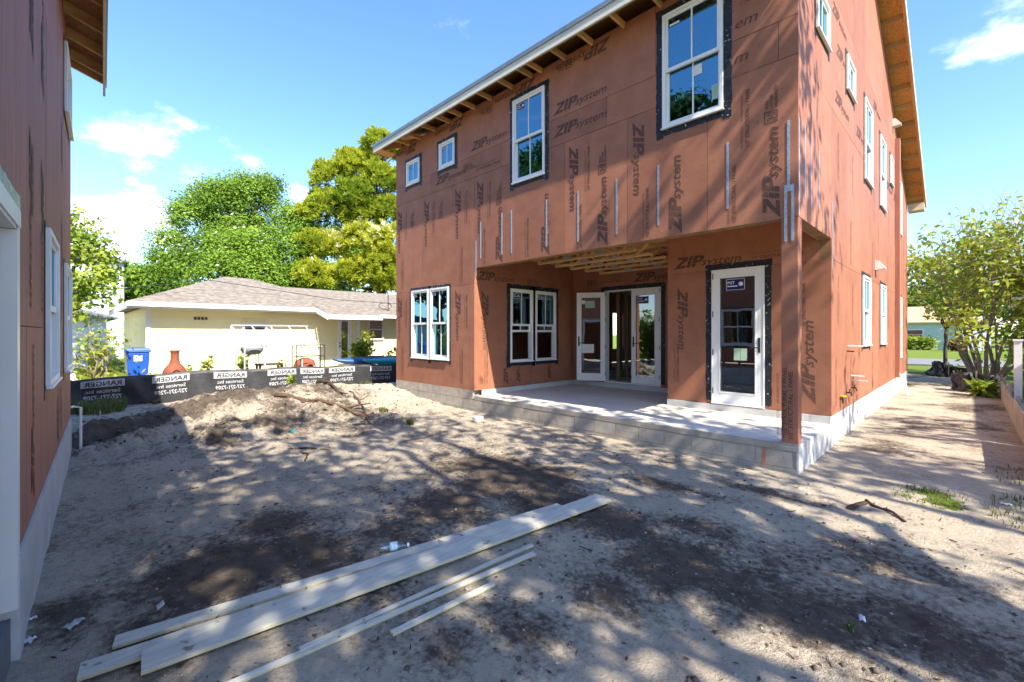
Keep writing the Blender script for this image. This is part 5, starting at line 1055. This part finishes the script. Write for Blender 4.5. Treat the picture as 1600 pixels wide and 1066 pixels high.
# ---------------------------------------------------------------- lumber lying on the sand
def lay_board(label, p, q, w, th, lift0, lift1, seed, grp=None, name='board'):
    r = np.random.default_rng(seed); p, q = np.array(p, float), np.array(q, float); n = 14; d = (q-p)/np.linalg.norm(q-p); s = np.array((-d[1], d[0]))
    mb = MB(); L = np.linalg.norm(q-p); bow = r.uniform(-.006, .006)
    za = max(hz(*(p+s*e*w/2)) for e in (-1, 0, 1)); zb = max(hz(*(q+s*e*w/2)) for e in (-1, 0, 1)); zm = max(hz(*(p+(q-p)*t+s*e*w/2))-(za+(zb-za)*t) for t in np.linspace(0, 1, 9) for e in (-1, 0, 1))
    for i in range(n+1):
        t = i/n; c = p+(q-p)*t+s*bow*4*t*(1-t); z = za+(zb-za)*t+max(zm, 0)*.6+lift0+(lift1-lift0)*t+.002; j = d*r.uniform(-.003, .003) if i in (0, n) else 0*d; h = w/2
        for e, zz_ in ((-h, 0), (h, 0), (h, th), (-h, th)): mb.v.append((c[0]+s[0]*e+j[0]*(e > 0), c[1]+s[1]*e+j[1]*(e > 0), z+zz_))
    for i in range(n):
        for k in range(4): k2 = (k+1) % 4; mb.f.append((i*4+k, i*4+k2, (i+1)*4+k2, (i+1)*4+k))
    mb.f += [(3, 2, 1, 0), (n*4, n*4+1, n*4+2, n*4+3)]
    o = mb.obj(name, M['board'], None, label, 'board', grp, bevel=.0025); o.data.materials.append(M['boardedge'])
    for f in o.data.polygons:
        if abs(f.normal.z) < .5: f.material_index = 1
    return o
lay_board('long narrow pale board at the bottle side of the pile', (-3.19, .17), (-2.70, 3.30), .105, .022, .0, .0, 1, name='wood_board')
lay_board('pale board mostly covered by the widest board', (-3.04, .035), (-2.60, 3.27), .13, .022, .0, .0, 2, name='wood_board')
lay_board('widest and longest pale board, lying on top of another', (-2.86, .255), (-2.50, 3.715), .20, .022, .026, .026, 3, name='wood_board')
lay_board('thin pale lath between the wide boards and the longest lath', (-2.43, .85), (-2.37, 2.55), .034, .018, 0, 0, 4, name='wood_lath')
lay_board('longest thin pale lath, running between two other laths', (-2.45, .30), (-2.26, 2.46), .038, .018, 0, 0, 5, name='wood_lath')
lay_board('shortest thin pale lath, farthest from the wide boards', (-2.20, 1.25), (-2.185, 1.98), .038, .018, 0, 0, 6, name='wood_lath')
def bottle():
    global FRAME
    x, y = -3.05, 1.74; z = hz(x, y)+.035; keep = FRAME; FRAME = Matrix.Translation((x, y, z)) @ Matrix.Rotation(R(62), 4, 'Z') @ Matrix.Rotation(R(90), 4, 'Y')
    h = empty('water_bottle', (0, 0, 0), 'clear plastic water bottle with blue label beside the narrow board', 'bottle')
    MB().lathe([(.028,-.10),(.032,-.095),(.031,-.06),(.033,-.05),(.031,-.03),(.033,0),(.033,.045),(.026,.075),(.013,.095),(.012,.105)], (0,0,0), 16).obj('body', M['bottle'], h, smooth=True)
    MB().lathe([(.0338,-.02),(.0338,.035)], (0,0,0), 16).obj('label', M['bottlelabel'], h, smooth=True); MB().lathe([(.015,.106),(.015,.122)], (0,0,0), 12).obj('cap', M['white'], h)
    FRAME = keep
bottle()
# ---------------------------------------------------------------- roots, sticks, rubble
def stick(label, pts, r0, r1, seed, name='dead_branch', cat='branch', forks=0):
    r = np.random.default_rng(seed); mb = MB(); P = []
    for i, (x, y, dz) in enumerate(pts): P.append((x, y, hz(x, y)+dz))
    fine = []
    for a, b in zip(P[:-1], P[1:]):
        for k in range(4): t = k/4; fine.append(tuple(np.array(a)*(1-t)+np.array(b)*t+r.normal(size=3)*r0*.5))
    fine.append(P[-1]); n = len(fine); mb.tube(fine, [r0+(r1-r0)*i/(n-1)*(1+.0) for i in range(n)], 7)
    for k in range(forks):
        i = r.integers(1, n-1); e = np.array(fine[i])+np.array((r.normal()*.18, r.normal()*.18, abs(r.normal())*.06)); mb.tube([fine[i], tuple((np.array(fine[i])+e)/2+r.normal(size=3)*.015), tuple(e)], [r1*.9, r1*.7, r1*.4], 5)
    return mb.obj(name, M['wood'], None, label, cat, smooth=True)
def G(px, py, z=0): return gxy(px, py, z)
for i, (lab, pp, r0, r1, fk) in enumerate((
    ('long thick dead root lying across the dirt mound', [(430,645),(500,645),(575,648)], .045, .025, 3), ('forked root end leaning off the mound toward the house', [(545,625),(565,640),(578,662)], .03, .015, 2), ('gnarled root stump on top of the mound near the house', [(495,618),(515,622),(530,632)], .05, .03, 3),
    ('brown split root by the leafy weed at the fence', [(240,625),(275,614),(300,606)], .045, .02, 3), ('orange-brown root piece beside the split root', [(265,616),(285,608),(305,602)], .04, .02, 2), ('thin dark root along the trench edge', [(125,660),(160,655),(192,650)], .018, .008, 1),
    ('dark stick lying across a flat scrap near the side passage', [(1352,784),(1385,800),(1415,820)], .016, .010, 0), ('thin curved twig left of the porch slab', [(1000,690),(960,684),(918,678)], .009, .004, 1), ('bent twig on the sand before the mound', [(470,706),(480,712),(476,718)], .014, .01, 0), ('long dark root on the sand before the mound', [(450,702),(490,703),(515,706)], .016, .008, 1), ('short twig standing in the sand by the pile of boards', [(208,1040),(209,1030),(207,1022)], .006, .004, 0),
    ('thin bowed twig on the sand toward the porch', [(590,730),(605,722),(612,716)], .007, .004, 0), ('stick at the left edge of the sand toward the house', [(630,690),(690,676)], .006, .004, 0))):
    stick(lab, [(*G(a, b, .1 if b < 660 else 0), r0*.6) for a, b in pp], r0, r1, 200+i, forks=fk)
def rock(label, px, py, s, seed, mat='mortar', name='rubble_chunk', cat='rubble', flat=.6):
    r = np.random.default_rng(seed); x, y = G(px, py); z = hz(x, y); mb = MB(); n = 9
    for k, (zz_, q) in enumerate(((-.25, .75), (.1, 1), (.35, .92), (.55*1, .55))):
        for i in range(n): a = 6.283*i/n; rr = s*q*(.85+.3*r.random()); mb.v.append((x+rr*math.cos(a), y+rr*math.sin(a), z+zz_*s*flat*1.6))
    for k in range(3):
        for i in range(n): mb.f.append((k*n+i, k*n+(i+1) % n, (k+1)*n+(i+1) % n, (k+1)*n+i))
    mb.f += [tuple(range(n))[::-1], tuple(range(3*n, 4*n))]; return mb.obj(name, M[mat], None, label, cat)
m = MB(); x, y = G(747, 659); m.lathe([(.10,0),(.105,.02),(.10,.09),(.075,.095),(.07,.03)], (x, y, hz(x, y)-.015), 14); m.obj('concrete_ring', M['stucco'], None, 'round pale concrete cylinder on the sand below the porch', 'rubble')
rock('angular grey rubble chunk at the standpipe', 140, 706, .10, 301); rock('smaller rubble chunk next to the one at the standpipe', 122, 700, .08, 302)
def scrap(label, px, py, w, h, ang, mat, name='paper_scrap', cat='litter'):
    x, y = G(px, py); c, s = math.cos(ang), math.sin(ang); mb = MB(); k = 4
    for i in range(k+1):
        for j in range(3): a, b = (i/k-.5)*w, (j/2-.5)*h; X, Y = x+a*c-b*s, y+a*s+b*c; mb.v.append((X, Y, hz(X, Y)+.006+.012*((i+j) % 2)))
    for i in range(k):
        for j in range(2): mb.f.append((i*3+j, i*3+j+1, (i+1)*3+j+1, (i+1)*3+j))
    o = mb.obj(name, M[mat], None, label, cat, smooth=True); sm = o.modifiers.new('solid', 'SOLIDIFY'); sm.thickness = .002; return o
for i, (lab, px, py, w, h, mt) in enumerate((('white paper scrap left of the boards on dark soil', 250, 946, .06, .035, 'paper'), ("crumpled white scrap by the side building's foundation", 45, 992, .05, .04, 'paper'), ('small white chip above the scrap at the foundation', 48, 967, .05, .02, 'paper'), ('blue plastic scrap below the dirt mound', 457, 677, .12, .06, 'kteal'), ('small blue scrap on the sand beyond the boards', 629, 771, .05, .03, 'kblue'), ('flat brown bark piece under the stick by the side passage', 1340, 792, .34, .07, 'wood'), ('pale flat stone on the dark soil left of the boards', 116, 967, .09, .05, 'stucco'), ('white paper scrap near the weeds by the side fence', 1572, 788, .08, .04, 'paper'), ('pale plastic strip beside the dark stick', 1385, 822, .12, .015, 'greenp'), ('white fleck pair in the foreground shade', 1347, 968, .05, .03, 'paper'), ('orange-brown leaf scrap among gravel', 1337, 848, .05, .03, 'terra'))):
    scrap(lab, px, py, w, h, i*.9, mt)
# ---------------------------------------------------------------- litter, pebbles, weeds
def scatter():
    r = np.random.default_rng(5); n = 2600; x = r.uniform(-11, 1.4, n); y = r.uniform(-.1, 6.0, n); keep = (fbm(x*.8, y*.8, 77)+.12*r.random(n) > .02); k2 = r.random(n) < .25; x, y = x[keep | k2], y[keep | k2]
    z = height(x, y)+.006; c = np.stack([x, y, z], 1); v, f = leafquads(c, .017, r, .15, 2.2); v = v.reshape(-1, 4, 3); v[:, :, 2] = (v[:, :, 2]-z[:, None])*.25+z[:, None]; v = v.reshape(-1, 3)
    foliage('leaf_litter', v, f, M['leafdry'], r.random(len(c)), None, kind='stuff')
    n = 2600; x = r.uniform(-10.5, 1.3, n); y = r.uniform(0, 6.0, n); keep = fbm(x*.7+9, y*.7, 31)+.25*r.random(n) > .08; x, y = x[keep], y[keep]; z = height(x, y); s = .004+.012*r.random(len(x))**3
    octv = np.array([(1,0,0),(0,1,0),(-1,0,0),(0,-1,0),(0,0,.7),(0,0,-.7)], float); octf = np.array([(0,1,4),(1,2,4),(2,3,4),(3,0,4),(1,0,5),(2,1,5),(3,2,5),(0,3,5)])
    v = (octv[None]*s[:, None, None]*(.6+.8*r.random((len(x), 6, 1)))+np.stack([x, y, z+s*.3], 1)[:, None]).reshape(-1, 3); f = (octf[None]+6*np.arange(len(x))[:, None, None]).reshape(-1, 3)
    o = inst(rawmesh('pebbles', v, f, M['pebble']), 'pebbles', Matrix.Identity(4), None, kind='stuff')
    # clods and crumbs of dark soil, thickest in the dark patches and on the mound
    n = 15000; x = r.uniform(-11.5, 1.4, n); y = r.uniform(-.1, 6.0, n); w = np.zeros(n)
    for px, py, rx, ry, q in SOIL_SHADE: cx, cy = gxy(px, py); w = np.maximum(w, q*np.exp(-(((x-cx)/(rx*1.3))**2+((y-cy)/(ry*1.3))**2)))
    w = np.maximum(w, .9*np.exp(-(segdist(x, y, TRENCH)/.6)**2)); w = np.maximum(w, .55*np.exp(-(((x+10)/2)**2+((y-3)/2)**2))); ok = (r.random(n) < w*.8+.02) & ~((y < .35) & (x < -1.8)); x, y = x[ok], y[ok]
    z = height(x, y); s = (.004+.020*r.random(len(x))**3.2)*np.where(x < -8, 1.7, 1.0)
    v = (octv[None]*s[:, None, None]*(.5+.9*r.random((len(x), 6, 1)))+np.stack([x, y, z+s*.25], 1)[:, None]).reshape(-1, 3); f = (octf[None]+6*np.arange(len(x))[:, None, None]).reshape(-1, 3)
    inst(rawmesh('soil_crumbs', v, f, M['crumb']), 'soil_crumbs', Matrix.Identity(4), None, kind='stuff')
    # small sticks and crumbs on the mound
    n = 900; x = np.concatenate([r.normal(-10, 1.1, n), r.uniform(-9, 1, 350)]); y = np.concatenate([r.normal(2.4, 1.5, n), r.uniform(.3, 5.8, 350)]); ok = (x > -12.8) & (y > .35) & (y < 6); x, y = x[ok], y[ok]
    z = height(x, y)+.006; a = r.uniform(0, 6.28, len(x)); L = .012+.05*r.random(len(x))**3; w = .0015+.003*r.random(len(x)); d = np.stack([np.cos(a), np.sin(a), .15*r.normal(size=len(x))], 1)*L[:, None]; s = np.stack([-np.sin(a), np.cos(a), 0*a], 1)*w[:, None]; u = np.array((0, 0, 1.))*w[:, None]; c = np.stack([x, y, z], 1)
    v = np.stack([c-d-s, c-d+s, c-d+u*1.6, c+d-s, c+d+s, c+d+u*1.6], 1).reshape(-1, 3); i = 6*np.arange(len(x))[:, None]; f = np.concatenate([i+np.array(q) for q in ((0,1,4,3),(1,2,5,4),(2,0,3,5))])
    inst(rawmesh('twig_litter', v, f, M['wood']), 'twig_litter', Matrix.Identity(4), None, kind='stuff')
M['crumb'] = pm('dark_soil_crumbs', (.055,.043,.034), (.15,.12,.095), rough=.95, scale=25)
M['pebble'] = pm('pebbles', (.48,.45,.41), (.12,.10,.09), rough=.9, scale=40)
scatter()
def blades(name, label, cx, cy, rx, ry, n, hgt, seed, mat='grass', cat='grass', kind=None, wid=.006, z=None):
    r = np.random.default_rng(seed); a = r.uniform(0, 6.28, n); q = np.sqrt(r.random(n)); x = cx+rx*q*np.cos(a); y = cy+ry*q*np.sin(a); zz_ = height(x, y) if z is None else np.full(n, z)
    h = hgt*(.4+.8*r.random(n)); b = r.uniform(0, 6.28, n); ln = r.uniform(.2, .9, n)*h; dx, dy = np.cos(b)*ln, np.sin(b)*ln; w = wid*(.6+.8*r.random(n)); sx, sy = -np.sin(b)*w, np.cos(b)*w
    p0 = np.stack([x, y, zz_-.01], 1); p1 = np.stack([x+dx*.35, y+dy*.35, zz_+h*.7], 1); p2 = np.stack([x+dx, y+dy, zz_+h], 1); s = np.stack([sx, sy, 0*sx], 1)
    v = np.stack([p0-s, p0+s, p1+s*.8, p1-s*.8, p2+s*.1, p2-s*.1], 1).reshape(-1, 3); i = 6*np.arange(n)[:, None]; f = np.concatenate([i+np.array(k) for k in ((0,1,2,3),(3,2,4,5))])
    t = .45+.22*r.normal(size=n); t = np.concatenate([t, t]); me = leafmesh(name, v-np.array((cx, cy, 0)), f, M[mat], t)
    return inst(me, name, Matrix.Translation((cx, cy, 0)), None, label=label, cat=cat, kind=kind) if kind is None else inst(me, name, Matrix.Translation((cx, cy, 0)), None, kind=kind)
for i, (lab, px, py, rx, ry, n, h) in enumerate((('patch of thin grass on the sand before the side passage', 1450, 775, .3, .4, 200, .03), ('grass tuft nearest the passage corner', 1440, 765, .12, .12, 90, .045), ('weedy grass patch along the side fence', 1590, 800, .22, .6, 220, .05), ('sparse grass by the side fence bottom', 1592, 745, .2, .6, 130, .045),
    ('tiny sprout in the foreground shade', 1328, 985, .02, .02, 26, .05), ('grass tuft on the sand left of the porch', 640, 655, .07, .07, 70, .12), ('second grass tuft near the mound and porch', 600, 640, .09, .09, 70, .10), ('grass clump at the foot of the black fence by the side building', 150, 632, .9, .5, 1500, .22), ('grass strip at the middle of the black fence', 410, 606, .35, .7, 700, .16), ('small weed on the mound right of the fence post', 572, 601, .15, .2, 140, .14))):
    blades('grass_patch', lab, *G(px, py, .12 if py < 660 else 0), rx, ry, n, h, 400+i, wid=.004 if py > 700 else .008, kind='stuff')
bush('weed_plant', 'leafy green weed standing against the black fence', (*G(320, 612, .1), .05), .26, .52, 330, .085, 'lime', 91, cat='weed', stems=9, long=2.2)
bush('weed_plant', 'small upright weed on the mound before the fence', (*G(455, 606, .2), .2), .14, .34, 90, .07, 'lime', 92, cat='weed', stems=5, long=2.2)
# ---------------------------------------------------------------- side passage and beyond
def board_fence():
    h = empty('board_fence', (.62, 12.5, 0), 'low weathered wooden board fence along the right of the side passage', 'fence')
    y = 7.6; k = 0
    while y < 17.6:
        MB().box(.56, y, -.05, .585, y+2.38, .23+.02*math.sin(k)).obj('board', M['oldwood'], h); MB().box(.555, y+.05, .24, .58, y+2.36, .43+.02*math.sin(k*2)).obj('board', M['oldwood'], h)
        MB().box(.59, y+.0, -.2, .66, y+.09, .5).obj('post', M['oldwood'], h); y += 2.42; k += 1
board_fence()
h = empty('fence_post', (.86, 17.2, 0), 'tall white square post beside the board fence', 'post'); MB().box(.79, 17.13, -.2, .93, 17.27, 1.45).obj('shaft', M['trim'], h); MB().box(.77, 17.11, 1.451, .95, 17.29, 1.50).obj('cap', M['trim'], h)
def drape(name, label, pts, hgt, seed):
    r = np.random.default_rng(seed); mb = MB(); n = len(pts)*8; P = np.array(pts); t = np.linspace(0, len(P)-1, n); x = np.interp(t, range(len(P)), P[:, 0]); y = np.interp(t, range(len(P)), P[:, 1]); hh = np.interp(t, range(len(P)), hgt); K = 6
    for i in range(n):
        for k in range(K+1): q = k/K; mb.v.append((x[i]+r.normal()*.025+.05*math.sin(i*.9+q*3), y[i]+r.normal()*.03+.06*math.sin(i*1.3+q*4), -.06+(hh[i]+.06)*q+r.normal()*.008))
    for i in range(n-1):
        for k in range(K): a = i*(K+1)+k; mb.f.append((a, a+1, a+K+2, a+K+1))
    root = empty(name, (float(x.mean()), float(y.mean()), 0), label, 'fence'); o = mb.obj('fabric', M['silt'], root, smooth=True); sm = o.modifiers.new('solid', 'SOLIDIFY'); sm.thickness = .004
    for q in (0, n//2, n-1): MB().box(x[q]+.05, y[q]-.02, -.2, x[q]+.085, y[q]+.02, hh[q]+.06).obj('stake', M['oldwood'], root)
drape('silt_fence', 'short black silt fence closing the end of the side passage', [(-.40, 18.7), (-.1, 18.1), (.2, 18.1), (.54, 17.8)], [.48, .55, .52, .48], 501)
drape('silt_fence', 'crumpled black silt fence fallen at the lawn edge', [(-1.25, 24.2), (-.9, 23.6), (-.4, 23.9), (.3, 24.1)], [.05, .62, .38, .3], 502)
def twig_tree():
    r = np.random.default_rng(601); b = np.array((.35, 21.6, 0.)); root = empty('garden_tree', tuple(b), 'multi-stemmed half bare tree with yellow-green leaves behind the passage fence', 'tree'); mb = MB(); tips = []
    def grow(p, d, L, rad, dep):
        pts = [p]; n = 4
        for i in range(n): d = d+r.normal(size=3)*.13+np.array((0, 0, .05)); d /= np.linalg.norm(d); p = p+d*L/n; pts.append(p)
        mb.tube([tuple(q) for q in pts], [rad*(1-.45*i/n) for i in range(n+1)], 6 if dep < 2 else 4, cap=False)
        if dep >= 1: tips.extend(pts[2:])
        if dep < 4:
            for k in range(3 if dep < 3 else 2):
                nd = d+r.normal(size=3)*.55; nd[2] = nd[2]*.8+.12; nd /= np.linalg.norm(nd); grow(pts[-1-(k % 2)], nd, L*r.uniform(.6, .82), rad*.5, dep+1)
    for i in range(13):
        a = i*.63+r.uniform(-.2, .2); d = np.array((math.cos(a)*.42, math.sin(a)*.35, 1.)); d /= np.linalg.norm(d); grow(b+np.array((math.cos(a)*.25, math.sin(a)*.25, -.05)), d, r.uniform(1.9, 2.8), .06, 0)
    mb.obj('trunk', M['palebark'], root, smooth=True)
    T = np.array(tips); low = T[(T[:, 2] < 5.6)]; w = r.random(len(low)) < np.clip(1.25-low[:, 2]*.215, .05, .85); low = low[w]; cs = (np.repeat(low, 8, 0)+r.normal(size=(len(low)*8, 3))*.17); v, f = leafquads(cs, .105, r, .8, 1.7); foliage('crown', v, f, M['yel'], .48+r.normal(size=len(cs))*.24, root, tuple(b))
twig_tree()
lobe_tree('garden_tree', 'dense green leafy tree right of the half bare one', (2.9, 24.5, 0), [((2.2, 24.2, 2.2), (1.0, 1.0, .9)), ((2.9, 24.6, 2.8), (1.2, 1.2, 1.0)), ((2.0, 24.6, 3.3), (.9, .9, .8)), ((2.5, 24.0, 1.2), (1., 1., .8)), ((3.6, 24.3, 2.0), (1.2, 1.2, 1.))], .12, 60, 'lime', 611, trunk_r=.09, fork=(2.7, 24.5, .8), clump=.2, per=22, gaps=.1, tintbias=-.1)
lobe_tree('garden_tree', 'light green young tree at the corner of the lawn', (-.75, 26.5, 0), [((-.9, 26.2, 4.3), (.8, .8, .6)), ((-1.1, 26.5, 3.4), (.7, .7, .5)), ((-.3, 26.5, 3.6), (.8, .8, .6)), ((-.6, 26.6, 2.6), (.7, .7, .45)), ((.2, 26.4, 2.9), (.8, .8, .6))], .13, 55, 'lime', 612, trunk_r=.07, fork=(-.7, 26.5, 1.8), clump=.2, per=18, gaps=.15)
lobe_tree('shrub', 'tangled yellow-green shrub thicket beside the half bare tree', (1.7, 20.6, 0), [((1.2, 20.4, 1.5), (.6, .6, .5)), ((1.6, 20.8, 2.4), (.8, .8, .6)), ((2.2, 20.5, 1.5), (.8, .8, .7)), ((1.3, 20.9, 3.3), (.6, .6, .5)), ((2.1, 20.9, 3.4), (.8, .8, .6)), ((1.5, 20.3, .8), (.6, .6, .4)), ((2.6, 20.6, 2.6), (.8, .8, .7))], .09, 70, 'yel', 618, trunk_r=.05, fork=(1.7, 20.6, .5), bark='palebark', cat='shrub', clump=.2, per=26, gaps=.25, hollow=.3)
bush('iris_plant', 'strappy green plant at the foot of the passage fence', (.2, 17.2, 0), .2, .4, 90, .16, 'lime', 613, long=4., stems=6)
bush('shrub', 'dark leafy shrub behind the tall white post', (1.45, 18.6, 0), .7, 1.3, 900, .10, 'oak', 614, cat='shrub', stems=12)
for i, (x, w) in enumerate(((-5.6, 1.0), (-4.2, 1.1), (-3.0, .9))): bush('hedge_shrub', ('clipped green hedge shrub under the mint house window', 'clipped green hedge shrub at the corner side of the mint house', 'clipped hedge shrub farthest along the mint house wall')[i], (x, 60.8, 0), w, 1.3, 800, .17, 'lime', 620+i, cat='shrub', stems=12)
bush('shrub', 'round red and yellow shrub by the white garage door', (-.9, 58.5, 0), .8, 1.1, 500, .17, 'redleaf', 625, cat='shrub', stems=10)
for i, (x, y, s, lab) in enumerate(((-10, 84, 7, 'dark green tree behind the mint house roof'), (-2, 88, 8, 'tall dark tree behind the mint house chimney side'), (8, 80, 7, 'far dark tree right of the mint house'), (16, 60, 6, 'far tree across the street on the right'))):
    r = np.random.default_rng(630+i); lobe_tree('far_tree', lab, (x, y, 0), [((x+r.normal()*s*.35, y+r.normal()*s*.3, s*.7+r.normal()*s*.18), (s*.3, s*.3, s*.25)) for _ in range(12)], .34, 9, 'oak', 640+i, trunk_r=.3, fork=(x, y, s*.35), clump=.55, per=22)
far = [(-70, 6), (-62, 18), (-66, 30), (-55, 42), (-72, -8), (-60, -16)]
for i, (x, y) in enumerate(far):
    r = np.random.default_rng(660+i); s = 9+2*r.random()
    lobe_tree('far_tree', ('distant tree beyond the oak', 'distant tree beyond the pine', 'distant tree behind the pine trunk', 'distant tree hidden mostly by the red-brown house', 'distant tree beyond the grey houses', 'distant tree past the low grey house')[i], (x, y, 0), [((x+r.normal()*s*.3, y+r.normal()*s*.3, s*.6+r.normal()*s*.15), (s*.3, s*.3, s*.25)) for _ in range(10)], .36, 8, 'oak', 670+i, trunk_r=.3, fork=(x, y, s*.3), clump=.6, per=22)
